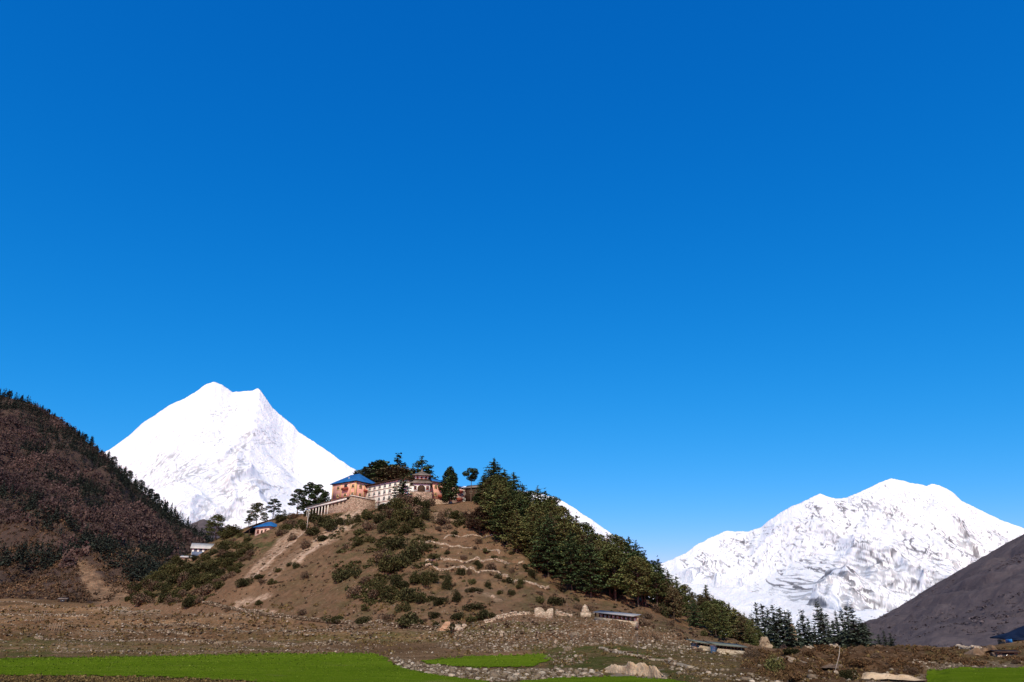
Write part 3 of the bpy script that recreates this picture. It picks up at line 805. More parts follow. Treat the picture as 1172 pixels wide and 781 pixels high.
def conifer(seed, w=.30, base=.12, dens=1.0, droop=.25, ragged=.25, n_lv=17, dome=0.8, mat='fir', leaf=.028):
    """Unit-height conifer: drooping whorls of branches carrying needle sprays."""
    rng = np.random.default_rng(seed)
    C = []; sz = []; limbs = []
    for i in range(n_lv):
        f = i / (n_lv - 1)
        z = base + (1 - base) * f
        rr = w * (1 - f) ** dome * (.55 + .45 * min(1, f * 5 + .2)) * (1 + rng.normal() * ragged * .5)
        rr = max(rr, .012)
        nb = int(rng.integers(5, 8) * dens)
        off = rng.uniform(0, 6.28)
        for k in range(nb):
            if rng.random() < .14: continue
            a = off + 6.283 * k / nb + rng.normal() * .2
            L = rr * rng.uniform(1 - ragged * 1.6, 1 + ragged)
            zb = z + rng.normal() * .026
            m_ = max(2, int(L / (leaf * .62)))
            for j in range(m_):
                s = (j + .6) / m_
                d = L * s
                pz = zb - (droop + rng.normal() * .03) * d * (s ** 1.3) + .02 * s
                for q in range(3):
                    C.append((math.cos(a) * d + rng.normal() * leaf * .7 * (.4 + s), math.sin(a) * d + rng.normal() * leaf * .7 * (.4 + s), pz + rng.normal() * leaf * .35))
                    sz.append(leaf * rng.uniform(.55, 1.0) * (1.1 - .35 * f))
            if k % 2 == 0 and f < .9: limbs.append((zb, (math.cos(a) * L * .85, math.sin(a) * L * .85, zb - droop * L * .7), .006 * (1 - f) + .002))
    V, q = leaves(C, np.array(sz), rng, .7, 1.25)
    return trunk_mesh('trunk', .985, .017, rng, limbs, .008), np_mesh('crown', V, q, M[mat])

def pine(seed, w=.26, base=.38, n=16, flat=.55, mat='pine', leaf=.024, per=58, topr=1.0, bark='bark'):
    """Unit-height pine with clumps on rising limbs."""
    rng = np.random.default_rng(seed)
    C = []; limbs = []; cl = []
    for i in range(n):
        f = (i + .5) / n
        z = base + (0.97 - base) * f
        prof = math.sin(math.pi * min(1, .25 + .75 * f * topr)) ** .7 if topr == 1.0 else (f ** .5)
        a = i * 2.4 + rng.normal() * .4
        d = w * prof * rng.uniform(.55, 1.0)
        if i == n - 1: d = w * .1
        c = (math.cos(a) * d, math.sin(a) * d, z - .02)
        r_ = w * rng.uniform(.34, .52)
        k = int(per * (r_ / w / .4) ** 2)
        C.append(blob(rng, c, (r_, r_, r_ * flat), k)); cl.append(k)
        limbs.append((max(base * .8, z - .10 - .2 * d), (c[0], c[1], c[2] - r_ * .1), .009))
    C = np.concatenate(C)
    V, q = leaves(C, leaf * rng.uniform(.6, 1.1, len(C)), rng, .8, 1.2)
    return trunk_mesh('trunk', .95, .02, rng, limbs, .03, bark), np_mesh('crown', V, q, M[mat])

def shrub(seed, lumps=7, flat=.75, n=270, leaf=.052, mat='juniper', up=.3):
    """Bush of unit radius."""
    rng = np.random.default_rng(seed)
    C = []
    for i in range(lumps):
        a = rng.uniform(0, 6.28); d = rng.uniform(.15, .72)
        r_ = rng.uniform(.30, .55)
        C.append(blob(rng, (math.cos(a) * d, math.sin(a) * d, rng.uniform(.1, .55) * flat), (r_, r_, r_ * flat), n))
    C = np.concatenate(C); C = C[C[:, 2] > -.15]
    V, q = leaves(C, leaf * rng.uniform(.6, 1.3, len(C)), rng, up, 1.15)
    return np_mesh('bush', V, q, M[mat])

FIR = [conifer(11 + i, w=.23 + .03 * (i % 3), base=.06 + .03 * (i % 2), droop=.22, ragged=.24, dome=.62, dens=1.5, leaf=.020, n_lv=20) for i in range(4)]
BROAD = [conifer(31 + i, w=.34, base=.13, droop=.06, ragged=.28, n_lv=15, dome=.50, leaf=.020, dens=1.7, mat='pine') for i in range(4)]
PINE = [pine(51 + i, w=.29, base=.26, n=21, per=210, leaf=.018, flat=.5) for i in range(4)]
TALLPINE = [pine(71 + i, w=.23, base=.40, n=15, flat=.45, per=190, leaf=.018) for i in range(3)]
DOME = [conifer(171 + i, w=.40, base=.03, droop=.10, ragged=.14, dome=.50, dens=1.9, leaf=.020, n_lv=22) for i in range(3)]
SPIRE = [conifer(91 + i, w=.15 + .02 * (i % 2), base=.05, droop=.45, ragged=.35, n_lv=17, dome=.7, mat='blue', leaf=.022, dens=1.2) for i in range(4)]
BUSH = [shrub(111 + i, lumps=6 + i % 3, flat=.7 + .1 * (i % 3)) for i in range(6)]
TALLBUSH = [shrub(131 + i, lumps=8, flat=1.25) for i in range(3)]

def plant_tree(name, proto, loc, h, rz, label, cat, group, mat=None, wide=1.0, fixed=False):
    root = empty(name, loc, rz)
    link('trunk', proto[0], root, scale=(h, h, h))
    link('crown', proto[1], root, scale=(h * wide, h * wide, h), mat=mat)
    if fixed: tag(root, label, cat, group)
    else: later(root, label, cat, group)
    return root

def plant_bush(name, proto, loc, r_, h, rz, label, cat, group, mat=None):
    o = link(name, proto, None, loc=loc, rz=rz, scale=(r_, r_, h), mat=mat)
    later(o, label, cat, group)
    return o

def height_to(loc, py):
    """Tree height that brings its top to the picture row py."""
    px, _ = proj(loc[0], loc[1], loc[2])
    return float(ray(px, py)[1]) * loc[1] - loc[2]

rnd = random.Random(5)
nrg = np.random.default_rng(5)

# --- wood on the hill's right flank
SKY = [(548, 560), (556, 540), (566, 528), (585, 545), (600, 560), (630, 566), (645, 580), (660, 592), (680, 604), (700, 614), (720, 620), (735, 625), (745, 640), (760, 649), (775, 661), (790, 675), (812, 676), (825, 686), (840, 692), (860, 706), (875, 720)]
sx_, sy_ = zip(*SKY)
WOODG = 'pines and firs of the wood on the hill flank'
def wood_place(px, py):
    lm = [(575, 590, 'beside the monastery end of the wood'), (600, 625, 'above the upper terrace walls'), (620, 590, 'on the upper ridge of the wood'), (650, 640, 'in the thick middle of the wood'), (670, 605, 'on the ridge against the snow strip'),
          (680, 675, 'above the stone chorten'), (715, 640, 'high in the wood over the long shelter'), (725, 690, 'low in the wood over the long shelter'), (745, 650, 'on the ridge edge against the sky'), (775, 685, 'on the ridge below the snow peak'),
          (790, 715, 'above the small green-roofed shed'), (825, 705, 'on the falling ridge before the snowfield'), (850, 735, 'at the low end of the wood')]
    return min(lm, key=lambda l: (l[0] - px) ** 2 + (l[1] - py) ** 2)[2]
def crest_loc(px, back=0.0):
    u = float(ray(px, np.interp(px, [p for p, _, _ in HC], [y for _, _, y in HC]))[0])
    d = float(smooth_interp(u, UC, DC)) + back
    x = u * d
    return Vector((x, d, down(x, d) - .15))
KIND = {'fir': ('fir_tree', 'dark green fir', 'fir tree'), 'broad': ('pine_tree', 'broad layered pine', 'pine tree'), 'pine': ('pine_tree', 'clumpy pine', 'pine tree'), 'tall': ('pine_tree', 'long-trunked pine', 'pine tree')}
TONE = {'fir': ('deep green', 'fir'), 'pine': ('green', 'pine'), 'olive': ('olive green', 'olive'), 'rust': ('brownish', 'rust')}
def wood_tree(loc, h, kind, tone, wide=1.0):
    px, py = proj(*loc)
    protos = {'fir': FIR, 'broad': BROAD, 'pine': PINE, 'tall': TALLPINE}[kind]
    size = 'tall' if h > 15 else ('short' if h < 9 else 'medium')
    nm, word, cat = KIND[kind]
    lab = f"{size} {TONE[tone][0]} {word.replace('dark green ', '')} {wood_place(px, py - 14)}"
    plant_tree(nm, rnd.choice(protos), loc, h, rnd.uniform(0, 6.28), lab, cat, WOODG, M[TONE[tone][1]], wide)
# skyline row
for px, py, kind, tone in [(588, 543, 'broad', 'fir'), (598, 556, 'broad', 'pine'), (607, 561, 'pine', 'fir'), (616, 559, 'broad', 'pine'), (625, 563, 'broad', 'fir'), (634, 568, 'pine', 'pine'), (643, 579, 'pine', 'olive'), (652, 586, 'broad', 'pine'), (661, 591, 'broad', 'olive'), (670, 598, 'pine', 'pine'),
                           (679, 604, 'broad', 'pine'), (688, 611, 'pine', 'olive'), (697, 613, 'broad', 'rust'), (706, 611, 'pine', 'pine'), (714, 617, 'pine', 'olive'), (723, 616, 'fir', 'fir'), (731, 622, 'broad', 'fir'), (740, 634, 'fir', 'fir'), (750, 641, 'pine', 'fir'), (757, 641, 'broad', 'fir'), (767, 655, 'broad', 'pine'),
                           (777, 661, 'broad', 'pine'), (786, 668, 'pine', 'olive'), (795, 678, 'broad', 'rust'), (804, 680, 'pine', 'rust'), (812, 671, 'fir', 'pine'), (820, 684, 'broad', 'olive'), (828, 686, 'pine', 'pine'), (838, 692, 'fir', 'olive'), (846, 699, 'broad', 'rust'), (855, 703, 'fir', 'olive'), (864, 710, 'broad', 'olive')]:
    loc = crest_loc(px, rnd.uniform(-8, 4))
    wood_tree(loc, height_to(loc, py), kind, tone, 1.15 if kind == 'fir' else 1.0)
# inside the wood
LOW = [(556, 604), (575, 620), (590, 632), (605, 644), (622, 656), (640, 670), (660, 680), (690, 688), (720, 694), (745, 700), (770, 710), (800, 722), (830, 733), (870, 742)]
lx_, ly_ = zip(*LOW)
placed = []
tries = 0
while len(placed) < 120 and tries < 6000:
    tries += 1
    px = rnd.uniform(560, 868); lo = np.interp(px, lx_, ly_); hi = np.interp(px, [p for p, _, _ in HC], [y for _, _, y in HC]) + 4
    if lo <= hi + 2: continue
    py = rnd.uniform(hi, lo)
    loc = cast(px, py)
    if loc is None or any((loc - q).length < 4.6 for q in placed): continue
    mx = height_to(loc, np.interp(px, sx_, sy_) + rnd.uniform(5, 16))
    h = min(rnd.uniform(12, 19), mx)
    if px > 770: h = min(h, rnd.uniform(9, 14))
    if h < 6: continue
    placed.append(loc)
    kind = rnd.choices(['broad', 'pine', 'tall', 'fir'], [4, 3, 2, 2])[0]
    tone = rnd.choices(['pine', 'olive', 'rust', 'fir'], [4, 4 if px > 590 else 2, 1 + (1.5 if px > 770 else 0), 3])[0]
    wood_tree(Vector((loc.x, loc.y, loc.z - .2)), h, kind, tone)
for i in range(26):
    px = rnd.uniform(800, 880); loc = crest_loc(px, rnd.uniform(-16, 6))
    loc.z = down(loc.x, loc.y) - .2
    h = min(height_to(loc, np.interp(px, sx_, sy_) + rnd.uniform(3, 14)), 12)
    if h > 3.5: wood_tree(loc, h, rnd.choice(['broad', 'pine', 'broad']), rnd.choice(['olive', 'rust', 'rust', 'pine']), 1.15)
# the big dome of firs at the wood's top
for px, py, h_py, wd in ((565, 596, 528, 1.0), (577, 600, 540, 1.0), (553, 598, 546, 1.0)):
    loc = crest_loc(px, -6)
    plant_tree('fir_tree', DOME[px % 3], loc, height_to(loc, h_py), 1.0 + px, {565: 'largest fir on the hilltop, broad and dark, beside the monastery', 577: 'big dark fir leaning on the largest hilltop fir, wood side', 553: 'dark fir between the flat-topped pine and the largest hilltop fir'}[px], 'fir tree', WOODG, M['fir'], wd, fixed=True)
for px, py, top in ((549, 612, 580), (558, 606, 572), (542, 606, 585)):
    loc = cast(px, py)
    plant_tree('leafless_tree', PINE[px % 4], loc, height_to(loc, top), px, 'grey-brown bare-branched round tree below the largest hilltop fir', 'tree', 'bare trees below the hilltop firs', M['shrub_brown'], 1.3)

# --- trees round the monastery
def solo(px, D_back, top, proto, label, cat='tree', name='pine_tree', mat=None, wide=1.0, loc=None, group='trees round the monastery'):
    loc = loc or crest_loc(px, D_back + (24 if D_back > 5 else 0))
    return plant_tree(name, proto, loc, height_to(loc, top), px * .7, label, cat, group, mat, wide, fixed=True)
solo(514, -7, 536, pine(201, w=.235, base=.15, n=26, flat=1.1, mat='fir', per=230, leaf=.022), 'dark rounded tree standing in front of the pink monastery wing', wide=1.0, loc=P(514, 577, 299))
solo(539, -2, 536, pine(202, w=.26, base=.70, n=10, flat=.6, mat='fir', per=260, leaf=.018, topr=.5), 'flat-topped pine with bare trunk at the end of the monastery', cat='pine tree')
solo(439, 22, 530, pine(203, w=.36, base=.3, n=16, mat='fir'), 'ragged dark tree behind the cream block roof, nearest the pink hall')
solo(427, 26, 527, TALLPINE[0], 'thin tree rising behind the pink hall and snow ridge', mat=M['blue'], wide=1.3)
solo(418, 24, 533, TALLPINE[1], 'low loose tree just clear of the blue hipped roof', mat=M['blue'], wide=1.2)
solo(433, 20, 525, TALLPINE[2], 'slim pine with tufted top behind the cream block', mat=M['fir'], cat='pine tree')
solo(452, 16, 524, FIR[0], 'spire-topped dark fir behind the cream block roof', cat='fir tree', name='fir_tree', wide=1.7)
solo(458, 14, 533, PINE[1], 'brown-green bushy tree leaning behind the cream block roof', mat=M['rust'], wide=1.2)
solo(446, 14, 532, PINE[2], 'rusty round tree behind the middle of the cream block roof', mat=M['rust'], wide=1.3)
solo(480, 14, 526, BROAD[2], 'layered fir rising straight behind the pagoda tower spire', cat='fir tree', name='fir_tree', mat=M['fir'])
solo(488, 16, 535, FIR[3], 'dark fir behind the pagoda tower on the pink wing side', cat='fir tree', name='fir_tree', wide=1.6)
solo(470, 12, 537, BROAD[0], 'dark spreading fir between the cream block and the pagoda tower', cat='fir tree', name='fir_tree', mat=M['fir'])
solo(462, 0, 547, BROAD[3], 'dark tree standing at the corner of the cream block', mat=M['fir'], loc=P(460, 578, 300), wide=1.5)

# --- loose pines along the hill's left ridge
for px, top, proto, wide, lab in ((246, 589, PINE[0], 1.3, 'lone round pine on the low ridge against the snow'), (293, 575, PINE[1], 1.35, 'bushy dark pine above the small blue-roofed house'), (284, 590, TALLPINE[0], 1.2, 'small pine with one-sided crown near the bushy dark pine'),
                                  (312, 570, TALLPINE[1], 1.3, 'open-branched pine with thin trunk on the snow skyline'), (340, 559, TALLPINE[0], 1.35, 'spreading grey-green pine beside the monastery gallery'), (353, 550, TALLPINE[1], .85, 'tall dark pine next to the monastery gallery'), (362, 553, TALLPINE[2], .8, 'pine touching the pink hall end wall on the skyline'),
                                  (325, 583, TALLPINE[1], 1.0, 'tiny pine between two bigger pines on the snow skyline'), (260, 600, TALLPINE[2], 1.1, 'stunted dark pine next to the lone round pine'), (370, 561, PINE[1], .7, 'low dark pine behind the gallery roof')):
    loc = crest_loc(px, 18 if px in (353, 362, 370) else -4)
    plant_tree('pine_tree', proto, loc, height_to(loc, top), px, lab, 'pine tree', 'pines along the low ridge', M['fir' if px > 300 else 'pine'], wide, fixed=True)

# --- bushes on the hill
BG = 'juniper bushes on the dry hillside'
def hill_place(px, py):
    lm = [(160, 680, 'at the foot of the low ridge'), (195, 655, 'below the white-roofed house'), (235, 645, 'beside the white-roofed house'), (225, 675, 'on the lower side of the low ridge'), (265, 655, 'down the bare gully of the low ridge'), (285, 620, 'under the small blue-roofed house'), (270, 640, 'in the thick scrub of the low ridge'), (320, 605, 'uphill of the small blue-roofed house'),
          (345, 598, 'below the monastery gallery'), (350, 615, 'beside the flag pole foot'), (375, 590, 'beside the stone stair path'), (400, 600, 'under the pink hall terrace'), (430, 588, 'below the cream block'), (440, 610, 'downhill of the cream block'), (470, 580, 'below the pagoda tower'), (475, 600, 'on the slope under the pagoda tower'), (510, 585, 'below the pink wing'),
          (395, 655, 'alone on the smooth bare slope'), (445, 640, 'in the thicket of the middle slope'), (470, 660, 'at the edge of the middle thicket'), (440, 690, 'above the long foot wall'), (470, 700, 'near the long foot wall'), (505, 650, 'by the lowest terrace wall'), (520, 690, 'above the orange earth scar'), (550, 700, 'above the rubble mound'),
          (545, 660, 'below the terrace walls'), (580, 650, 'between the terrace walls and the wood'), (600, 680, 'above the ruined wall'), (640, 690, 'between ruined wall and chorten'), (690, 690, 'above the long shelter'), (540, 625, 'among the upper terrace walls'), (330, 660, 'on the open slope below the stair path'), (340, 700, 'at the foot of the bare slope'), (760, 715, 'beside the wood edge near the sheds')]
    return min(lm, key=lambda l: (l[0] - px) ** 2 + (l[1] - py) ** 2)[2]
def hill_bush(px, py, wpx, hpx=None, tone=None):
    """px, py: foot of the bush; wpx: its width in the picture."""
    loc = cast(px, py)
    if loc is None: return
    k = loc.y * .00117
    r_ = wpx * k * .5 * 1.22; h = (hpx or wpx * .62) * k * 1.1
    tone = tone or rnd.choices(['juniper', 'juniper_olive', 'shrub_brown'], [5, 3, 1])[0]
    size = 'tiny' if wpx < 7 else ('small' if wpx < 11 else ('mid-sized' if wpx < 17 else 'large'))
    word = {'juniper': 'dark green', 'juniper_olive': 'olive green', 'shrub_brown': 'brown twiggy'}[tone]
    plant_bush('juniper_bush' if tone != 'shrub_brown' else 'twiggy_bush', rnd.choice(BUSH if h < r_ * 1.5 else TALLBUSH), (loc.x, loc.y, loc.z - .1), r_, h * (1.0 if h < r_ * 1.5 else .62), rnd.uniform(0, 6.28),
               f"{size} {word} bush {hill_place(px, py)}", 'bush', BG, M[tone])
KEY = [(391, 664, 26, 17), (408, 660, 18, 12), (418, 668, 14, 9), (436, 680, 20, 14), (446, 655, 30, 22), (460, 648, 30, 24), (452, 630, 26, 18), (470, 640, 24, 22), (440, 645, 22, 18), (478, 668, 20, 16), (490, 668, 18, 20), (458, 672, 26, 18), (446, 688, 14, 12), (466, 690, 24, 18), (430, 684, 22, 14, 'shrub_brown'), (405, 682, 18, 14, 'shrub_brown'), (385, 712, 26, 10, 'juniper_olive'), (415, 714, 22, 11), (442, 712, 16, 10),
       (470, 716, 34, 20), (462, 700, 16, 14), (483, 690, 16, 12), (505, 692, 18, 9), (497, 707, 14, 7), (513, 674, 13, 24), (524, 688, 13, 15), (526, 658, 12, 14), (538, 658, 6, 9), (545, 647, 10, 6), (560, 653, 16, 10), (551, 650, 8, 9), (540, 668, 10, 8), (531, 666, 5, 4), (558, 672, 10, 11), (570, 662, 8, 7), (538, 678, 14, 7), (547, 677, 12, 5), (543, 698, 22, 10), (557, 707, 20, 11), (540, 712, 16, 8), (523, 708, 18, 9), (519, 722, 16, 14), (500, 716, 8, 6),
       (585, 656, 8, 10, 'shrub_brown'), (580, 667, 13, 8), (596, 668, 8, 6), (585, 681, 9, 7), (617, 690, 12, 9, 'juniper_olive'), (638, 692, 24, 11, 'juniper'), (662, 698, 10, 9, 'shrub_brown'), (677, 699, 9, 10, 'shrub_brown'), (494, 640, 18, 8, 'juniper_olive'), (512, 634, 9, 6), (487, 630, 14, 10), (520, 612, 8, 6), (548, 622, 9, 6), (565, 640, 7, 5), (530, 640, 8, 5), (600, 650, 10, 7), (608, 660, 12, 9), (556, 632, 12, 7, 'juniper_olive'),
       (350, 627, 15, 14), (340, 650, 9, 9, 'juniper'), (347, 662, 9, 12, 'shrub_brown'), (368, 602, 20, 14), (380, 606, 22, 16), (360, 596, 16, 14), (352, 590, 14, 12), (391, 601, 14, 13), (402, 600, 11, 11), (410, 597, 9, 11), (345, 606, 18, 12), (357, 612, 20, 10), (369, 619, 16, 8),
       (420, 594, 18, 14), (432, 598, 18, 15), (424, 606, 20, 12), (440, 608, 18, 14), (412, 612, 18, 11), (446, 592, 20, 17), (436, 584, 14, 13), (455, 586, 22, 18), (462, 596, 24, 18, 'juniper_olive'), (450, 604, 20, 14, 'juniper_olive'), (472, 592, 22, 18), (482, 585, 18, 16), (476, 604, 20, 14, 'juniper_olive'), (488, 594, 16, 14), (466, 610, 20, 12), (508, 592, 12, 14, 'shrub_brown'), (505, 600, 16, 10, 'shrub_brown'), (520, 594, 16, 12), (527, 602, 18, 12), (512, 606, 12, 9, 'shrub_brown'), (533, 592, 14, 12, 'shrub_brown'), (540, 604, 16, 12, 'shrub_brown'), 
       (280, 671, 20, 10), (296, 663, 14, 7), (272, 655, 12, 8), (300, 668, 10, 6, 'shrub_brown'), (297, 692, 9, 7), (345, 704, 12, 7, 'shrub_brown'), (261, 700, 6, 8, 'shrub_brown'), (330, 648, 7, 6), (318, 655, 8, 6), (312, 668, 10, 7, 'juniper_olive'), (322, 612, 14, 8, 'shrub_brown'), (335, 618, 14, 9, 'shrub_brown'), (410, 624, 14, 9), (425, 620, 14, 9), (395, 628, 10, 7, 'shrub_brown')]
KEY += [(491, 579, 13, 13, 'shrub_brown'), (478, 577, 13, 12, 'shrub_brown'), (474, 579, 18, 15), (484, 582, 14, 13, 'juniper_olive'), (464, 581, 20, 16), (452, 580, 16, 12), (444, 583, 16, 11), (212, 642, 14, 8), (224, 640, 14, 6), (236, 638, 14, 7), (246, 634, 12, 7), (284, 620, 12, 6)]
for k_ in KEY: hill_bush(*k_)
# thick scrub on the low ridge
ridge_poly = [(140, 692), (160, 672), (205, 640), (228, 640), (250, 632), (262, 612), (292, 606), (318, 598), (338, 590), (345, 600), (325, 612), (300, 622), (285, 640), (262, 664), (245, 682), (222, 694), (180, 692)]
rp_pts = []
tries = 0
while len(rp_pts) < 92 and tries < 5000:
    tries += 1
    px = rnd.uniform(138, 346); py = rnd.uniform(590, 695)
    if (276 < px < 320 and 602 < py < 630) or (205 < px < 254 and 618 < py < 641): continue      # clear ground before the two houses
    if not in_poly(px, py, ridge_poly) or any((px - a) ** 2 + ((py - b_) * 1.6) ** 2 < 52 for a, b_ in rp_pts): continue
    rp_pts.append((px, py))
    hill_bush(px, py, rnd.uniform(9, 22), None, rnd.choices(['juniper', 'juniper_olive', 'shrub_brown'], [3, 5, 1.5])[0])
# sprinkled small bushes
for i in range(46):
    px = rnd.uniform(480, 720); py = rnd.uniform(600, 712)
    hi = np.interp(px, lx_, ly_)
    if py < hi - 2: continue
    hill_bush(px, py, rnd.uniform(4, 9), None, rnd.choice(['juniper', 'shrub_brown', 'juniper_olive']))
for px, py, w_, h_, tn in ((755, 702, 14, 10, 'shrub_brown'), (768, 716, 10, 8, 'shrub_brown'), (742, 708, 10, 9, 'shrub_brown'), (735, 716, 16, 12, 'shrub_brown'), (725, 712, 9, 8, 'shrub_brown'), (805, 728, 10, 8, 'juniper_olive'), (845, 748, 12, 12, 'shrub_brown'), (801, 746.5, 8, 6, 'shrub_brown'), (819, 749.5, 8, 7, 'shrub_brown'), (856, 752, 10, 9, 'shrub_brown'), (863, 748, 12, 11, 'shrub_brown'), (772, 690, 16, 14, 'juniper'), (762, 706, 14, 18, 'juniper')):
    hill_bush(px, py, w_, h_, tn)

# low scrub and tussocks too many to count
def tuft_cloud(name, pts, rr, hh, mat, per, leaf, seed, up=0.0):
    rng = np.random.default_rng(seed)
    C = []; sz = []
    for (p, r_, h_) in zip(pts, rr, hh):
        q = rng.normal(size=(per, 3)); q /= np.linalg.norm(q, axis=1)[:, None]
        q *= rng.uniform(.4, 1, (per, 1)); q[:, 2] = np.abs(q[:, 2])
        C.append(np.asarray(p) + q * (r_, r_, h_)); sz.append(np.full(per, leaf * r_))
    C = np.concatenate(C); sz = np.concatenate(sz) * rng.uniform(.6, 1.3, len(C))
    V, q = leaves(C, sz, rng, up, 1.2)
    o = link(name, np_mesh(name, V, q, mat))
    o['kind'] = 'stuff'
    return o
pts = []
while len(pts) < 1300:
    px = rnd.uniform(150, 860); py = rnd.uniform(585, 740)
    l_ = cast(px, py)
    if l_ is None or l_.y < 165: continue
    if float(fbm(np.array(l_.x / 14), np.array(l_.y / 14), 3, 5)) < -.05 and rnd.random() < .75: continue
    pts.append(l_)
tuft_cloud('low_scrub', pts, nrg.uniform(.25, .75, len(pts)), nrg.uniform(.2, .6, len(pts)), M['shrub_brown'], 16, .38, 8, .3)

pts = []
while len(pts) < 1500:
    px = rnd.uniform(150, 620); py = rnd.uniform(585, 720)
    if not (in_poly(px, py, ridge_poly) or in_poly(px, py, [(375, 590), (500, 580), (500, 690), (520, 712), (430, 715), (385, 660)])): continue
    l_ = cast(px, py)
    if l_ is None or l_.y < 165: continue
    if float(fbm(np.array(l_.x / 11), np.array(l_.y / 11), 3, 15)) < .02: continue
    if 276 < px < 320 and 602 < py < 626: continue
    pts.append(l_)
tuft_cloud('green_scrub', pts, nrg.uniform(.4, 1.3, len(pts)), nrg.uniform(.3, 1.0, len(pts)), M['juniper_olive'], 26, .24, 9, .3)

# --- left mountainside wood (one far mass), with the countable trees of its skyline
def slope_pts(n, test, seed):
    rng = np.random.default_rng(seed)
    out = []
    flat = np.stack([Xl, Yl, Zl, pxl, pyl], -1)
    nu, nv = Xl.shape
    vis = np.where((tl > .0) & (tl < 1.02))[0]
    while len(out) < n:
        i = rng.integers(0, nu - 1, 4000); j = rng.choice(vis[:-1], 4000); a = rng.random(4000)[:, None]; b_ = rng.random(4000)[:, None]
        q = (flat[i, j] * (1 - a) + flat[i + 1, j] * a) * (1 - b_) + (flat[i, j + 1] * (1 - a) + flat[i + 1, j + 1] * a) * b_
        keep = test(q, rng)
        out.extend(list(q[keep]))
    return np.array(out[:n])[:, :3]
def inframe(q): return (q[:, 3] > -60) & (q[:, 3] < 300)
def greenband(q):
    """Belts where evergreens stand on the slope."""
    x, y = q[:, 3], q[:, 4]
    n = fbm(q[:, 0] / 70, q[:, 1] / 70, 4, 33)
    d = np.minimum(np.abs(y - np.interp(x, [-60, 0, 40, 80, 120, 160, 250], [540, 565, 590, 610, 640, 660, 690])), np.abs(y - np.interp(x, [-60, 0, 60, 120, 200, 260], [430, 455, 490, 540, 600, 640])))
    return (n * 34 + 14 - d > 0) | (n > .22)
q1 = slope_pts(9000, lambda q, r_: inframe(q) & (~greenband(q)) & (q[:, 4] < 640 + 20 * np.sin(q[:, 3] / 30)) & ~((q[:, 4] > 600) & (q[:, 3] < 70)), 1)
tuft_cloud('bare_woodland', q1, 1.2 + 4.2 * nrg.random(len(q1)) ** 2, 2 + 7 * nrg.random(len(q1)) ** 1.6, M['bare'], 30, .19, 21, -.2)
q2 = slope_pts(7000, lambda q, r_: inframe(q) & (q[:, 4] > 575 + .28 * q[:, 3]) & ~(in_poly(q[:, 3], q[:, 4], [(82, 636), (96, 640), (124, 670), (150, 676), (150, 692), (108, 692), (94, 668)]) & (r_.random(len(q)) < .8)), 2)
tuft_cloud('brown_scrub', q2, nrg.uniform(.8, 2.3, len(q2)), nrg.uniform(1.0, 3.2, len(q2)), M['barebrown'], 22, .22, 22, .1)
q3 = slope_pts(3600, lambda q, r_: inframe(q) & greenband(q) & (q[:, 4] < 676), 3)
# cone-shaped far evergreens
rng = np.random.default_rng(23)
C = []; sz = []
for p in q3:
    h = rng.uniform(6, 12); w = h * rng.uniform(.2, .32)
    f = rng.uniform(0, 1, 46) ** .8
    a = rng.uniform(0, 6.28, 46); d = w * (1 - f) * rng.uniform(.4, 1, 46)
    C.append(np.stack([p[0] + np.cos(a) * d, p[1] + np.sin(a) * d, p[2] + .5 + f * h - d * .2], -1)); sz.append(np.full(46, .062 * h) * (1.15 - .6 * f))
V, q = leaves(np.concatenate(C), np.concatenate(sz), rng, .5, 1.2)
o = link('evergreen_woodland', np_mesh('evergreen_woodland', V, q, M['farfir'])); o['kind'] = 'stuff'
SKL = [(4, 446), (10, 443), (17, 449), (24, 452), (33, 455), (40, 460), (48, 461), (55, 466), (62, 471), (70, 475), (76, 478), (83, 484), (90, 490), (97, 492), (104, 497), (110, 505), (116, 510), (123, 512), (129, 515), (136, 527), (142, 525), (147, 529), (154, 541), (160, 540), (166, 553), (172, 551), (178, 560), (184, 568), (190, 570), (196, 580), (203, 585), (209, 592), (216, 596), (223, 601), (230, 608), (238, 614), (245, 622)]
def lmask(px): return 'above the bare purple slope' if px < 60 else ('where the ridge meets the sky' if px < 125 else ('on the ridge against the snow flank' if px < 190 else 'low on the ridge beside the snow gap'))
for i, (px, top) in enumerate(SKL):
    u = float(ray(px, np.interp(px, [p for p, _, _ in LC], [y for _, _, y in LC]))[0])
    px += rnd.uniform(-3, 3); top += rnd.uniform(-1, 4)
    d = float(smooth_interp(u, ul, dl, .004)) - rnd.uniform(0, 14); z = float(smooth_interp(u, ul, el, .004)) * d - 1.0
    loc = Vector((u * d, d, z)); h = height_to(loc, top)
    kind = rnd.choice(['fir', 'pine', 'pine'])
    plant_tree('fir_tree' if kind == 'fir' else 'pine_tree', rnd.choice(FIR if kind == 'fir' else PINE), loc, max(4.5, min(12, h * rnd.uniform(.45, .95))), rnd.uniform(0, 6), f"{'spiky' if kind == 'fir' else 'rounded'} dark {'fir' if kind == 'fir' else 'pine'} {lmask(px)}", 'fir tree' if kind == 'fir' else 'pine tree', 'skyline trees of the wooded mountainside', M['farfir'], 1.5 if kind == 'fir' else 1.25)

qr = []
rng = np.random.default_rng(24)
while len(qr) < 5200:
    i = rng.integers(0, Xr.shape[0]); j = rng.integers(4, 150)
    n_ = float(fbm(np.array(Xr[i, j] / 120), np.array(Yr[i, j] / 160), 4, 88))
    if n_ + rng.normal() * .12 < .02: continue
    qr.append((Xr[i, j] + rng.normal() * 3, Yr[i, j] + rng.normal() * 4, Zr[i, j]))
tuft_cloud('mountain_scrub', qr, 1.0 + 2.4 * rng.random(len(qr)) ** 2, .6 + 1.2 * rng.random(len(qr)) ** 2, M['slopescrub'], 14, .26, 25, .6)

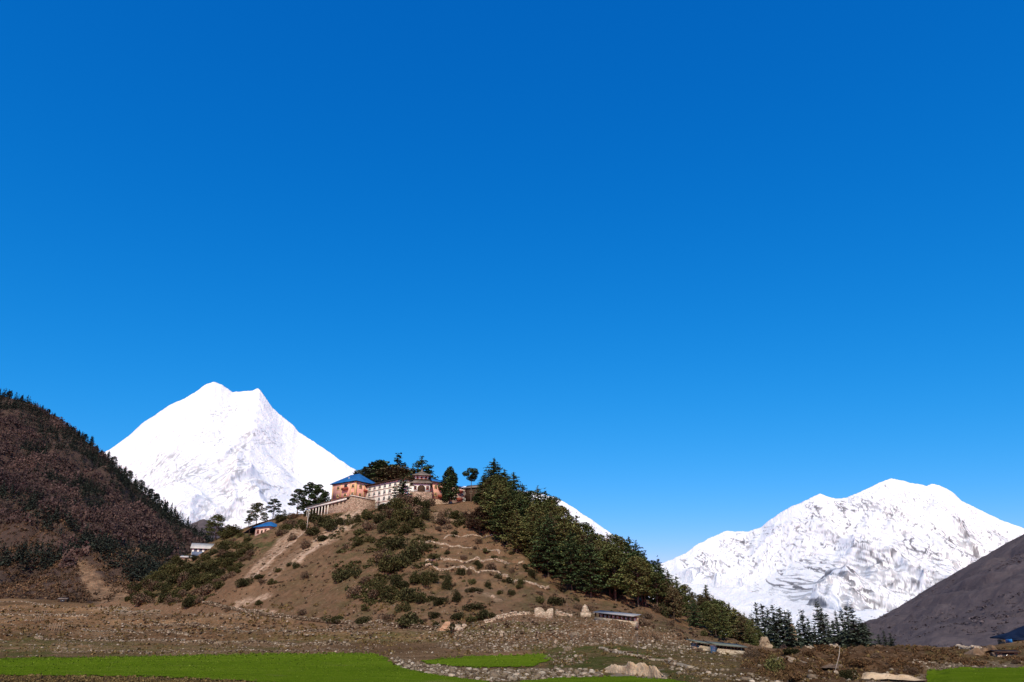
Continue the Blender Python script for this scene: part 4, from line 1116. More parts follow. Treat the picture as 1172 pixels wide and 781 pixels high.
# --- trees behind the heath bank, right of centre
for i, (px, top, wd) in enumerate([(862, 705, 1.5), (869, 692, 1.2), (876, 692, 1.4), (882, 700, 1.3), (888, 694, 1.3), (896, 696, 1.5), (902, 702, 1.4), (906, 699, 1.2), (915, 712, 1.5), (921, 701, 1.4), (927, 709, 1.4), (933, 713, 1.5), (940, 692, 1.5), (944, 698, 1.0), (949, 702, 1.4), (955, 712, 1.3), (960, 700, 1.3), (967, 699, 1.4), (973, 697, 1.5), (979, 696, 1.5), (986, 706, 1.5), (992, 716, 1.4), (1005, 723, 1.6), (1012, 721, 1.7), (1019, 726, 1.6)]):
    D = 225 + rnd.uniform(-14, 22); u = float(ray(px, 728)[0]); x = u * D
    loc = Vector((x, D, down(x, D) - .1))
    side = 'before the snowfield near the tan cliff' if px < 915 else ('behind the pale stone heap on the bank' if px < 955 else ('beside the bare slope above the long bank' if px < 1000 else 'at the foot of the bare purple slope'))
    h = height_to(loc, top + (rnd.uniform(0, 5) if i % 3 else 0))
    plant_tree('spruce_tree', (SPIRE[i % 4] if i % 5 else FIR[i % 4]), loc, h, i * 1.7, f"{'tall' if h > 11 else 'short'} narrow blue-grey spruce {side}", 'spruce tree', 'narrow spruces behind the heath bank', M['blue'], wd * rnd.uniform(.95, 1.6))
for px, py, w_, tn in ((985, 738, 9, 'juniper_olive'), (975, 739, 9, 'juniper_olive'), (965, 739, 8, 'juniper_olive'), (993, 739, 7, 'juniper_olive'), (950, 739, 9, 'shrub_brown'), (938, 739, 9, 'shrub_brown'), (925, 739, 8, 'juniper'), (912, 739, 9, 'shrub_brown'), (897, 739, 10, 'shrub_brown'), (884, 741, 9, 'juniper')):
    D = 200 + rnd.uniform(-8, 8); u = float(ray(px, 735)[0]); z = down(u * D, D)
    plant_bush('thicket_bush', rnd.choice(BUSH), (u * D, D, z - .1), w_ * .12, 2.9, px, f"{ {'juniper_olive': 'yellow-green', 'shrub_brown': 'purple-brown', 'juniper': 'dark'}[tn]} bush under the spruces behind the bank", 'bush', 'bushes under the spruces', M[tn if tn != 'shrub_brown' else 'bare'])

# ================================================================== STONES
def ico():
    p = (1 + 5 ** .5) / 2
    V = np.array([(-1, p, 0), (1, p, 0), (-1, -p, 0), (1, -p, 0), (0, -1, p), (0, 1, p), (0, -1, -p), (0, 1, -p), (p, 0, -1), (p, 0, 1), (-p, 0, -1), (-p, 0, 1)], float)
    V /= np.linalg.norm(V[0])
    T = np.array([(0, 11, 5), (0, 5, 1), (0, 1, 7), (0, 7, 10), (0, 10, 11), (1, 5, 9), (5, 11, 4), (11, 10, 2), (10, 7, 6), (7, 1, 8), (3, 9, 4), (3, 4, 2), (3, 2, 6), (3, 6, 8), (3, 8, 9), (4, 9, 5), (2, 4, 11), (6, 2, 10), (8, 6, 7), (9, 8, 1)])
    return V, T
IV, IT = ico()
def stones_mesh(name, locs, sizes, rng, flat=.65, mat='stone'):
    n = len(locs)
    L = np.asarray(locs, float).reshape(n, 1, 3); sz = np.asarray(sizes, float).reshape(n, 1, 1)
    sc = rng.uniform(.6, 1.35, (n, 1, 3)) * (1, 1, flat)
    V = IV[None] * sc * (1 + rng.normal(size=(n, 12, 1)) * .16)
    a = rng.uniform(0, 6.28, n); c, s = np.cos(a)[:, None], np.sin(a)[:, None]
    X = V[..., 0] * c - V[..., 1] * s; Y = V[..., 0] * s + V[..., 1] * c
    V = np.stack([X, Y, V[..., 2]], -1) * sz + L
    T = (IT[None] + (np.arange(n) * 12)[:, None, None]).reshape(-1, 3)
    return np_mesh(name, V.reshape(-1, 3), T, M[mat])
BANDS = [([(0, 738), (200, 738), (430, 731), (520, 730), (540, 745), (478, 755), (430, 747), (200, 750), (0, 752)], 1530, 'along the far edge of the wide green field', 0.072, 0.211),
         ([(505, 722), (560, 706), (600, 700), (690, 702), (770, 722), (830, 748), (760, 745), (690, 738), (640, 742), (560, 748), (500, 742)], 5355, 'on the rubble mound below the hill', 0.083, 0.260),
         ([(446, 752), (500, 762), (560, 768), (640, 766), (690, 768), (690, 776), (640, 777), (560, 781), (500, 774), (455, 764)], 1870, 'on the stone bank between the green fields', 0.061, 0.186),
         ([(740, 742), (850, 748), (900, 784), (790, 784), (760, 760)], 1530, 'on the rough slope below the sheds', 0.055, 0.186),
         ([(620, 752), (660, 742), (672, 758), (640, 764)], 238, 'in the stone patch by the grassy knoll', 0.077, 0.198),
         ([(60, 728), (160, 716), (260, 716), (300, 733), (200, 738), (60, 738)], 714, 'on the brown terraces behind the wide field', 0.066, 0.223),
         ([(110, 700), (200, 688), (262, 696), (340, 708), (300, 716), (150, 712)], 544, 'on the pale ground at the hill foot', 0.083, 0.248),
         ([(1050, 757), (1172, 757), (1172, 766), (1060, 766)], 442, 'along the bank of the far-end green field', 0.033, 0.105),
         ([(870, 745), (1050, 745), (1050, 781), (880, 781)], 340, 'among the heath of the eroded bank', 0.039, 0.136),
         ([(520, 715), (560, 708), (560, 728), (520, 728)], 272, 'beside the big pale boulder', 0.088, 0.279),
         ([(0, 755), (420, 753), (430, 776), (240, 778), (0, 775)], 68, 'lying in the wide green field', 0.028, 0.081),
         ([(0, 700), (150, 695), (300, 705), (520, 722), (640, 705), (760, 720), (860, 750), (1060, 745), (1172, 742), (1172, 766), (1060, 766), (900, 781), (700, 765), (640, 748), (430, 746), (0, 752)], 1560, 'scattered over the brown terraces', .05, .16)]
allp = []; alls = []; big = []
for poly, n, where, s0, s1 in BANDS:
    xs = [p[0] for p in poly]; ys = [p[1] for p in poly]
    k = 0
    while k < n:
        px = rnd.uniform(min(xs), max(xs)); py = rnd.uniform(min(ys), max(ys))
        if not in_poly(px, py, poly): continue
        l_ = cast(px, py)
        k += 1
        if l_ is None: continue
        if 'rubble mound' not in where and 'stone bank' not in where and float(fbm(np.array(l_.x / 13), np.array(l_.y / 5), 3, 19)) < (.10 if 'scattered' in where else .0): continue
        s = s0 + (s1 - s0) * rnd.random() ** 2.2
        if rnd.random() < .02: big.append((l_, s1 * rnd.uniform(.9, 1.35), where))
        else: allp.append((l_.x, l_.y, l_.z + s * .12)); alls.append(s)
k = 0
while k < 1500:
    px = rnd.uniform(230, 760); py = rnd.uniform(590, 720); k += 1
    l_ = cast(px, py)
    if l_ is None or l_.y < 165 or l_.y > 325: continue
    s = rnd.uniform(.08, .22) * (1.5 if in_poly(px, py, [(400, 580), (420, 582), (340, 650), (330, 640)]) else 1)
    allp.append((l_.x, l_.y, l_.z + s * .1)); alls.append(s)
cand = np.argwhere((slope_g > .22) & (Yg > 112) & (Yg < 330) & (pxg > -10) & (pxg < 640))
for i, j in cand[nrg.integers(0, len(cand), 3600)]:
    s = nrg.uniform(.10, .30) * (.6 + Yg[i, j] / 400)
    allp.append((Xg[i, j] + nrg.normal() * .3, Yg[i, j] + nrg.normal() * .5, Zg[i, j] + s * .2)); alls.append(s)
o = link('rubble', stones_mesh('rubble', allp, alls, np.random.default_rng(77))); o['kind'] = 'stuff'
big = sorted(big, key=lambda b_: -b_[1] / b_[0].y)[:190]
SP_ = [stones_mesh('boulder', [(0, 0, 0)], [1.0], np.random.default_rng(300 + i), .75, 'pale_stone' if i % 3 == 0 else 'stone') for i in range(9)]
for i, (l_, s, where) in enumerate(big):
    o = link('boulder', SP_[i % 9], None, (l_.x, l_.y, l_.z + s * .2), rnd.uniform(0, 6.28), (s, s, s * rnd.uniform(.8, 1.1)))
    tag(o, f"{'pale' if i % 3 == 0 else 'grey-brown'} angular boulder {where}", 'boulder', f"boulders {where}")
def boulder(px, py, r_, label, mat='pale_stone', sub=3, sz=.8, seed=1):
    l_ = cast(px, py)
    rng = np.random.default_rng(seed)
    locs = [(rng.normal() * r_ * .5, rng.normal() * r_ * .3, r_ * .3 * rng.random()) for i in range(1)]
    import bmesh
    bm = bmesh.new(); bmesh.ops.create_icosphere(bm, subdivisions=3, radius=1.0)
    co = np.array([v.co[:] for v in bm.verts])
    k = 1 + .22 * fbm(co[:, 0] * 1.6 + seed, co[:, 1] * 1.6 + co[:, 2] * 1.3, 4, seed) + .12 * np.sign(perlin(co[:, 0] * 2.2 + co[:, 2], co[:, 1] * 2.2, seed + 3))
    for v, s in zip(bm.verts, k): v.co = Vector((v.co.x * s * r_, v.co.y * s * r_ * .8, v.co.z * s * r_ * sz))
    me = bpy.data.meshes.new('boulder'); bm.to_mesh(me); bm.free(); me.materials.append(M[mat])
    o = link('boulder', me, None, (l_.x, l_.y, l_.z + r_ * .25), seed)
    tag(o, label, 'boulder')
boulder(523, 722, 1.05, 'big pale boulder leaning on the rubble mound by the orange scar', seed=3)
boulder(531, 719, .8, 'grey-white boulder next to the big pale boulder', seed=5)
boulder(575, 727, .5, 'upright pale boulder on the olive grass of the rubble mound', seed=7, sz=1.1)
boulder(658, 731, 1.0, 'rounded grey boulder on the grassy knoll', 'stone', seed=8)
boulder(564, 684, .55, 'small white marker stone alone on the bare slope', seed=9)
boulder(957, 771, .14, 'pale rounded boulder under the leaning stick', seed=11)
boulder(650, 745, .5, 'round mossy grey boulder above the knoll stones', 'stone', seed=12)

# dry stone walls
def stone_wall(polyline, h, w, label, seed, group=None, mat='stone', step=.42, gap=.08):
    rng = np.random.default_rng(seed)
    pts = [cast(*p) for p in polyline]
    pts = [p for p in pts if p is not None]
    locs = []; sz = []
    base = pts[0].copy()
    for a, b_ in zip(pts[:-1], pts[1:]):
        L = (b_ - a).length; n = max(1, int(L / step))
        nx = Vector((-(b_ - a).y, (b_ - a).x, 0)).normalized()
        for i in range(n):
            p = a.lerp(b_, (i + .5) / n)
            if rng.random() < gap: continue
            z = down(p.x, p.y)
            hh = h * (1 + .45 * float(perlin(p.x / 4, p.y / 4, seed)))
            for j in range(max(1, int(hh / (step * .62)))):
                for s in (-1, 1):
                    q = p + nx * s * w * .3 + Vector((rng.normal() * .08, rng.normal() * .08, 0))
                    locs.append((q.x - base.x, q.y - base.y, z - base.z + step * .25 + j * step * .6)); sz.append(step * rng.uniform(.5, .8))
    me0 = stones_mesh('dry_stone_wall', locs, sz, rng, .7, mat)
    mb = MB(); mb.add([v.co[:] for v in me0.vertices], None, [tuple(p.vertices) for p in me0.polygons])
    bpy.data.meshes.remove(me0)
    core = []                                     # the wall's packed heart, so that gaps in the face show fill
    for a, b_ in zip(pts[:-1], pts[1:]):
        n = max(1, int((b_ - a).length / step)); core += [a.lerp(b_, i / n) for i in range(n)]
    core.append(pts[-1]); V = []
    for i, p in enumerate(core):
        d = core[min(i + 1, len(core) - 1)] - core[max(i - 1, 0)]; nx = Vector((-d.y, d.x, 0)).normalized(); z = down(p.x, p.y)
        hh = max(.16, h * (.50 + .25 * float(perlin(p.x / 2, p.y / 2, seed + 5))))
        for s_, zz in ((-.42, -.25), (-.30, hh), (.30, hh), (.42, -.25)):
            V.append((p.x + nx.x * w * s_ - base.x, p.y + nx.y * w * s_ - base.y, z + zz - base.z))
    q_ = [(i * 4 + k, i * 4 + k + 1, i * 4 + 5 + k, i * 4 + 4 + k) for i in range(len(core) - 1) for k in range(3)]
    e_ = (len(core) - 1) * 4
    mb.add(V, q_ + [(3, 2, 1, 0), (e_, e_ + 1, e_ + 2, e_ + 3)])
    o = link('dry_stone_wall', mb.mesh('dry_stone_wall', M[mat]), None, base)
    tag(o, label, 'stone wall', group)
TW = 'terrace walls on the hillside'
stone_wall([(232, 690), (262, 697), (300, 703), (345, 709), (400, 714), (450, 717), (500, 720)], .9, .9, 'long low stone wall running along the foot of the hill', 401)
stone_wall([(508, 617), (525, 615), (545, 613), (565, 613)], .45, .7, 'highest pale terrace wall under the bare trees', 402, TW, 'pale_stone', .34, .14)
stone_wall([(480, 620), (505, 623), (530, 627), (555, 630), (572, 633)], .4, .7, 'second terrace wall, slanting just below the highest one', 403, TW, 'pale_stone', .34, .14)
stone_wall([(487, 642), (510, 641), (540, 641), (570, 642), (600, 643)], .4, .7, 'level terrace wall halfway down the slope', 404, TW, 'pale_stone', .34, .14)
stone_wall([(487, 647), (515, 651), (545, 655), (575, 659), (605, 667), (628, 672)], .45, .7, 'lowest terrace wall slanting down towards the wood', 405, TW, 'pale_stone', .34, .14)
stone_wall([(455, 588), (470, 588), (486, 587)], .9, .8, 'short pale wall among bushes below the pagoda tower', 406, TW, 'pale_stone')
stone_wall([(555, 713), (580, 706), (606, 703)], .8, 1.0, 'broken pale wall climbing to the ruin', 407, None, 'pale_stone')
stone_wall([(636, 703), (655, 706)], .9, 1.2, 'low heap of wall stones between ruin and chorten', 408, None, 'pale_stone')
stone_wall([(1050, 738.5), (1075, 740), (1100, 742), (1120, 744)], .35, .5, 'pale low wall along the crest of the bank near the barn', 409, None, 'pale_stone', .22)
stone_wall([(926, 741.5), (938, 740), (955, 741)], .35, .8, 'pale stone heap on top of the bank before the spruces', 410, None, 'pale_stone', .22)
stone_wall([(688, 742), (720, 750), (760, 757), (790, 765)], .3, .6, 'crumbling dark wall crossing the grass below the long shelter', 411, None, 'stone', .24, .25)
stone_wall([(0, 689), (40, 692), (62, 694)], .7, .8, 'low stone wall under the wooded mountainside', 412, None, 'stone', .42, .3)

TL = 'tumbled walls between the brown terraces'
stone_wall([(40, 730), (120, 733), (210, 736), (320, 739), (400, 738)], .55, .8, 'longest tumbled wall between the brown terraces and wide field', 421, TL, 'stone', .27, .3)
stone_wall([(140, 716), (200, 717), (270, 720), (330, 724), (420, 727)], .6, .8, 'tumbled wall crossing the brown terraces below the foot wall', 422, TL, 'stone', .3, .3)
stone_wall([(0, 704), (25, 704), (60, 705), (100, 706)], .7, .8, 'dark tumbled wall above the wooden stakes', 423, TL, 'stone', .36, .3)
stone_wall([(95, 722), (150, 724), (215, 727)], .5, .8, 'short tumbled wall beside the lower wooden stakes', 424, TL, 'stone', .28, .35)
stone_wall([(60, 747), (180, 747.5), (300, 746), (420, 744)], .3, .5, 'low row of stones edging the wide green field', 425, TL, 'stone', .2, .4)

# paths
def path(polyline, w, seed=0):
    pts = [cast(*p) for p in polyline]
    V = []; fine = []
    for a, b_ in zip(pts[:-1], pts[1:]):
        n = max(2, int((b_ - a).length / .8))
        fine += [a.lerp(b_, i / n) for i in range(n)]
    for i, p in enumerate(fine):
        d = (fine[min(i + 1, len(fine) - 1)] - fine[max(i - 1, 0)]); d.z = 0; d.normalize(); nx = Vector((-d.y, d.x, 0))
        ww = w * (1 + .4 * float(perlin(i * .21, .5, seed)))
        for s in (-1, -.33, .33, 1):
            q = p + nx * s * ww * .5
            V.append((q.x, q.y, down(q.x, q.y) + (.07 if abs(s) < .5 else -.10)))
    f = [(i * 4 + k, i * 4 + k + 1, i * 4 + 5 + k, i * 4 + 4 + k) for i in range(len(fine) - 1) for k in range(3)]
    o = link('path', np_mesh('path', V, np.array(f), M['path'], True)); o['kind'] = 'structure'
path([(412, 584), (404, 590), (393, 604), (378, 616), (362, 626), (348, 636), (338, 645)], 1.9, 1)
path([(349, 607), (338, 619), (322, 632), (305, 646), (288, 662)], 1.3, 2)

# ================================================================== BUILDINGS
def local(root):
    return root
def add_window(parent, x, y, z, w, h, face, frame='white', pane='glass', depth=.10):
    """A window standing on the wall plane y (face -1: looks to -y) or x."""
    fm = MB(); pm = MB(); t_ = .13
    def bx(mb, a0, a1, z0, z1, d0, d1):
        if face in ('-y', '+y'):
            s = -1 if face == '-y' else 1
            ys_ = sorted((y + s * d0, y + s * d1)); mb.box(x + a0, x + a1, ys_[0], ys_[1], z + z0, z + z1)
        else:
            s = -1 if face == '-x' else 1
            xs_ = sorted((x + s * d0, x + s * d1)); mb.box(xs_[0], xs_[1], y + a0, y + a1, z + z0, z + z1)
    bx(fm, -w / 2, w / 2, h / 2 - t_, h / 2, -.02, depth); bx(fm, -w / 2, w / 2, -h / 2, -h / 2 + t_, -.02, depth)
    bx(fm, -w / 2, -w / 2 + t_, -h / 2 + t_, h / 2 - t_, -.02, depth); bx(fm, w / 2 - t_, w / 2, -h / 2 + t_, h / 2 - t_, -.02, depth)
    bx(fm, -.04, .04, -h / 2 + t_, h / 2 - t_, -.02, depth * .8)
    bx(fm, -w / 2 - .1, w / 2 + .1, -h / 2 - .1, -h / 2, -.02, depth * 1.8)
    f = fm.build('window', M[frame], parent)
    bx(pm, -w / 2 + t_, w / 2 - t_, -h / 2 + t_, h / 2 - t_, -.01, .03)
    pm.build('pane', M[pane], f)
    return f

def hip_roof(root, x0, x1, y0, y1, z, rise, over, mat, ridge_in, thick=.22, name='roof'):
    mb = MB()
    x0 -= over; x1 += over; y0 -= over; y1 += over
    yc = (y0 + y1) / 2
    r0, r1 = (x0 + ridge_in, yc, z + rise), (x1 - ridge_in, yc, z + rise)
    for dz, flip in ((0, 0), (-thick, 1)):
        V = [(x0, y0, z + dz), (x1, y0, z + dz), (x1, y1, z + dz), (x0, y1, z + dz), (r0[0], r0[1], r0[2] + dz), (r1[0], r1[1], r1[2] + dz)]
        q = [(0, 1, 5, 4), (2, 3, 4, 5)]; t_ = [(1, 2, 5), (3, 0, 4)]
        if flip: q = [a[::-1] for a in q]; t_ = [a[::-1] for a in t_]
        mb.add(V, q, t_)
    mb.add([(x0, y0, z), (x1, y0, z), (x1, y1, z), (x0, y1, z), (x0, y0, z - thick), (x1, y0, z - thick), (x1, y1, z - thick), (x0, y1, z - thick)], [(4, 5, 1, 0), (5, 6, 2, 1), (6, 7, 3, 2), (7, 4, 0, 3)])
    return mb.build(name, M[mat], root)

def gable_roof(root, x0, x1, y0, y1, z, rise, over, mat, thick=.18, skew=0.5, name='roof'):
    """Ridge along x."""
    mb = MB(); yr = y0 + (y1 - y0) * skew
    for a, b_, za, zb in ((y0 - over, yr, z - over * rise / max(yr - y0, .1), z + rise), (yr, y1 + over, z + rise, z - over * rise / max(y1 - yr, .1))):
        mb.hexa([(x0 - over, a, za), (x1 + over, a, za), (x1 + over, b_, zb), (x0 - over, b_, zb), (x0 - over, a, za + thick), (x1 + over, a, za + thick), (x1 + over, b_, zb + thick), (x0 - over, b_, zb + thick)])
    return mb.build(name, M[mat], root)

def zat(px, py, D): return float(ray(px, py)[1]) * D

# 1. pink hall, corner towards the camera
c0 = P(406, 570, 314)
zb = c0.z
hall = empty('monastery_hall', (c0.x, c0.y, zb), R(-45))        # local -y face looks front-left, local +x face looks front-right
hall.rotation_euler = (0, 0, R(-35))
tag(hall, 'pink monastery hall with a blue hipped roof and ochre corner strips', 'monastery')
ev = zat(406, 550, 314) - zb
W1, L1 = 12.0, 14.5
# local frame: corner at origin, hall spans x in [-L1, 0], y in [0, W1]
mb = MB(); mb.box(-L1, 0, 0, W1, 0, ev); mb.build('wall', M['pink'], hall)
for (x_, y_) in ((-.25, -.06), (-3.0, -.06), (-8.8, -.06), (-L1 + .35, -.06)):
    mb = MB(); mb.box(x_ - .3, x_ + .28, y_, -.003, .02, ev - .4); mb.build('corner_strip', M['yellow'], hall)
for y_ in (.4, 5.0, W1 - .5):
    mb = MB(); mb.box(.003, .07, y_ - .3, y_ + .3, .02, ev - .4); mb.build('corner_strip', M['yellow'], hall)
mb = MB(); mb.box(-L1 - .05, .09, -.10, -.004, ev - .35, ev - .02); mb.box(.094, .15, -.10, W1, ev - .35, ev - .02); mb.build('cornice', M['darkwood'], hall)
for (x_, z_, w_) in ((-10.6, ev * .72, 1.6), (-10.6, ev * .25, 1.5), (-6.0, ev * .25, 1.6), (-1.6, ev * .70, 1.6), (-1.6, ev * .25, 1.5)):
    add_window(hall, x_, 0, z_, w_, 1.5, '-y', 'yellow')
for (y_, z_) in ((2.8, ev * .72), (2.8, ev * .22), (8.4, ev * .72), (8.4, ev * .25)):
    add_window(hall, 0, y_, z_, 1.6, 1.5, '+x', 'yellow')
bal = MB(); bal.box(-7.6, -4.2, -1.1, -.12, ev * .52, ev * .52 + .18); bal.build('balcony', M['redwood'], hall)
bl_ = [o for o in hall.children if o.name.startswith('balcony')][0]
mb = MB(); mb.box(-7.6, -4.2, -1.12, -1.0, ev * .52 + .18, ev * .52 + 1.0); mb.box(-7.6, -7.5, -.99, -.15, ev * .52 + .18, ev * .52 + 1.0); mb.box(-4.3, -4.2, -.99, -.15, ev * .52 + .18, ev * .52 + 1.0); mb.build('railing', M['redwood'], bl_)
add_window(hall, -6.0, 0, ev * .76, 1.9, 1.6, '-y', 'darkwood')
mb = MB(); mb.box(.12, 1.1, 4.6, 8.6, ev * .46, ev * .46 + .8); mb.build('balcony', M['redwood'], hall)
hip_roof(hall, -L1, 0, 0, W1, ev + .02, 4.5, .85, 'bluetin', 5.6)
mb = MB(); mb.box(-7.2, -6.2, 2.0, 3.1, ev + 1.0, ev + 2.6); mb.build('dormer', M['bluetin'], hall)
mb = MB(); mb.box(-7.0, -6.4, 1.96, 1.998, ev + 1.6, ev + 2.4); mb.build('skylight', M['whitetin'], hall)

# 2. terrace wall under it (stone), with pale coping
t0 = P(400, 585, 304)
tw = empty('terrace_wall', (t0.x, t0.y, t0.z - 3)); tw.rotation_euler = (0, 0, R(-35))
tag(tw, 'stone retaining wall with pale coping carrying the pink hall', 'wall')
top = zb - tw.location.z - 1.0
mb = MB(); mb.hexa([(-1.2, -.5, -4), (0, -.5, -4), (0, 1.0, -4), (-1.2, 1.0, -4), (-1.2, 0, top), (0, 0, top), (0, 1.0, top), (-1.2, 1.0, top)])
mb.hexa([(.004, -.5, -4), (.9, -.5, -4), (.9, 16, -4), (.004, 16, -4), (.004, 0, top - .01), (.5, 0, top - .01), (.5, 16, top - .01), (.004, 16, top - .01)])
mb.build('wall', M['masonry'], tw)
mb = MB(); mb.box(-.296, .75, -.3, 16, top + .012, top + .3)
mb.build('coping', M['cream'], tw)
# 3. gallery wing to the left, on posts
ga, gb = P(352, 583, 318), P(399, 571, 303.5)
d_ = gb - ga; Lg = math.hypot(d_.x, d_.y)
gal = empty('gallery', ga, math.atan2(d_.y, d_.x)); sl_ = d_.z / Lg
tag(gal, 'long stepped gallery with pale eaves board and red gable beside the pink hall', 'gallery')
mb = MB(); mb.hexa([(0, -.7, -.35), (Lg * .98, -.7, -.35 + sl_ * Lg * .98), (Lg * .98, -.5, -.35 + sl_ * Lg * .98), (0, -.5, -.35), (0, -.7, .45), (Lg * .98, -.7, .45 + sl_ * Lg * .98), (Lg * .98, -.5, .45 + sl_ * Lg * .98), (0, -.5, .45)])
mb.build('eaves_board', M['white'], gal)
mb = MB(); mb.hexa([(-.3, -.9, .47), (Lg, -.9, .47 + sl_ * Lg), (Lg, 4.2, 1.3 + sl_ * Lg), (-.3, 4.2, 2.6), (-.3, -.9, .7), (Lg, -.9, .7 + sl_ * Lg), (Lg, 4.2, 1.55 + sl_ * Lg), (-.3, 4.2, 2.85)])
mb.build('roof', M['slate'], gal)
mb = MB(); mb.hexa([(.2, 2.6, -5), (Lg * .8, 2.6, -3), (Lg * .8, 4.0, -3), (.2, 4.0, -5), (.2, 2.6, 1.75), (Lg * .8, 2.6, 1.75 + sl_ * Lg * .8), (Lg * .8, 4.0, 2.3 + sl_ * Lg * .8), (.2, 4.0, 2.3)])
mb.build('wall', M['darkwood'], gal)
for k in range(8):
    x_ = .3 + k * Lg * .52 / 7
    mb = MB(); mb.box(x_ - .16, x_ + .16, -.48, -.16, -4.5, -.36 + sl_ * x_); mb.build('post', M['cream'], gal)
mb = MB(); xa = Lg * .44; mb.hexa([(xa, -.45, -7), (Lg * .99, -.45, -5), (Lg * .99, 2.5, -5), (xa, 2.5, -7), (xa, -.2, -.37 + sl_ * xa), (Lg * .99, -.2, -.37 + sl_ * Lg * .99), (Lg * .99, 2.5, -.37 + sl_ * Lg * .99), (xa, 2.5, -.37 + sl_ * xa)])
mb.build('stone_front', M['masonry'], gal)
for k in range(6):
    x_ = Lg * (.48 + .09 * k); mb = MB(); z_ = sl_ * x_ - .95; mb.box(x_ - .38, x_ + .38, -.36, -.15, z_ - .38, z_ + .38); mb.build('vent_opening', M['darkwood'], gal)
# red gabled bay on the gallery
gb2 = MB(); y0, y1 = 4.4, 9.5; xg0, xg1 = Lg * .45, Lg * .84; zc_ = sl_ * Lg * .62
gb2.box(xg0, xg1, y0, y1, -2, 2.2 + zc_); gb2.build('bay', M['pink'], gal)
gable_roof(gal, xg0, xg1, y0, y1, 2.25 + zc_, 1.2, .6, 'redwood', name='bay_roof')

# 4. cream four-storey quarters: wall runs from far left to near right
qa, qb = P(415, 558, 321), P(462, 549, 303)
d_ = qb - qa; d_.z = 0; Lq = d_.length
zq = zat(415, 580, 321) - 2.5
quar = empty('monks_quarters', (qa.x, qa.y, zq), math.atan2(d_.y, d_.x))
tag(quar, 'cream four-storey block with rows of small dark windows below a dark flat roof', 'building')
Hq = qa.z - zq
mb = MB(); mb.box(0, Lq, 0, 7, -4, Hq); mb.build('wall', M['cream'], quar)
fl = 2.62
for r_ in range(1, 4):
    mb = MB(); zz = Hq - r_ * fl; mb.box(-.02, Lq + .02, -.14, -.004, zz - .10, zz + .10); mb.build('string_course', M['wood'], quar)
ncol = max(5, int(Lq / 3.1))
for r_ in range(4):
    for k in range(ncol):
        x_ = (k + .5) * Lq / ncol
        add_window(quar, x_, 0, Hq - r_ * fl - 1.3, 1.65, 1.6, '-y', 'white')
mb = MB(); mb.box(-.7, Lq + .6, -.9, 7.6, Hq + .005, Hq + .42); mb.build('roof', M['darkwood'], quar)
mb = MB(); mb.box(.2, 3.2, 3, 6.5, Hq + .425, Hq + 1.3); mb.build('parapet', M['white'], quar)

# 5. pagoda tower gate
pt = P(481.5, 575, 300)
tow = empty('pagoda_tower', pt, R(8))
tag(tow, 'tiered pagoda tower with white bands, brown roofs and a spire', 'tower')
k = 300 * .00118
def zz_(py): return zat(481.5, py, 300) - pt.z
mb = MB(); mb.box(-4.4, 4.4, 0, 8.5, -3, zz_(563)); mb.build('base', M['masonry'], tow)
mb = MB(); mb.box(-3.5, 3.5, .6, 8, zz_(563) + .003, zz_(553)); mb.build('wall', M['white'], tow)
arch = MB()
pts_ = [(-1.5, 0)] + [(1.5 * math.cos(a), 1.7 + 1.0 * math.sin(a)) for a in np.linspace(math.pi, 0, 9)] + [(1.5, 0)]
V = [(x_, .50, zz_(563) + .05 + z_) for x_, z_ in pts_] + [(x_, .597, zz_(563) + .05 + z_) for x_, z_ in pts_]
n_ = len(pts_)
arch.add(V + [(0, .50, zz_(563) + .05 + 1)], [(i, i + 1, n_ + i + 1, n_ + i) for i in range(n_ - 1)], [(2 * n_, (i + 1) % n_, i) for i in range(n_)])
arch.build('archway', M['darkwood'], tow)
for s in (-1, 1): add_window(tow, s * 2.5, .6, zz_(558), 1.1, 1.4, '-y', 'redwood')
def tier_roof(z0, z1, w0, w1, mat, name='roof'):
    prof = [(w0, z0 - .12), (w0 + .02, z0 + .1), (w0 * .78 + w1 * .22, z0 + (z1 - z0) * .22), (w0 * .45 + w1 * .55, z0 + (z1 - z0) * .5), (w1, z1)]
    mb = MB(); V = []; q = []
    for r_, z_ in prof: V += [(-r_, 4.3 - r_, z_), (r_, 4.3 - r_, z_), (r_, 4.3 + r_, z_), (-r_, 4.3 + r_, z_)]
    for i in range(len(prof) - 1):
        for j in range(4): q.append((i * 4 + j, i * 4 + (j + 1) % 4, i * 4 + 4 + (j + 1) % 4, i * 4 + 4 + j))
    q.append((3, 2, 1, 0)); q.append(tuple((len(prof) - 1) * 4 + j for j in range(4)))
    mb.add(V, q); return mb.build(name, M[mat], tow)
tier_roof(zz_(553), zz_(549.5), 4.6, 3.2, 'slate', 'lower_roof')
mb = MB(); mb.box(-3.3, 3.3, 1.0, 7.6, zz_(549) + .004, zz_(548)); mb.build('cornice', M['darkwood'], tow)
mb = MB(); mb.box(-2.7, 2.7, 1.6, 7.0, zz_(548) + .004, zz_(544)); mb.build('upper_wall', M['white'], tow)
for s in (-1, 0, 1): add_window(tow, s * 1.7, 1.6, zz_(546), .8, .9, '-y', 'redwood')
tier_roof(zz_(544) + .14, zz_(537.5), 3.9, .4, 'slate', 'upper_roof')
mb = MB(); zs = zz_(537.5)
mb.lathe([(.45, 0), (.5, .25), (.28, .5), (.34, .75), (.16, 1.1), (.02, 1.7)], 10)
sp = mb.build('spire', M['slate'], tow); sp.location = (0, 4.3, zs)
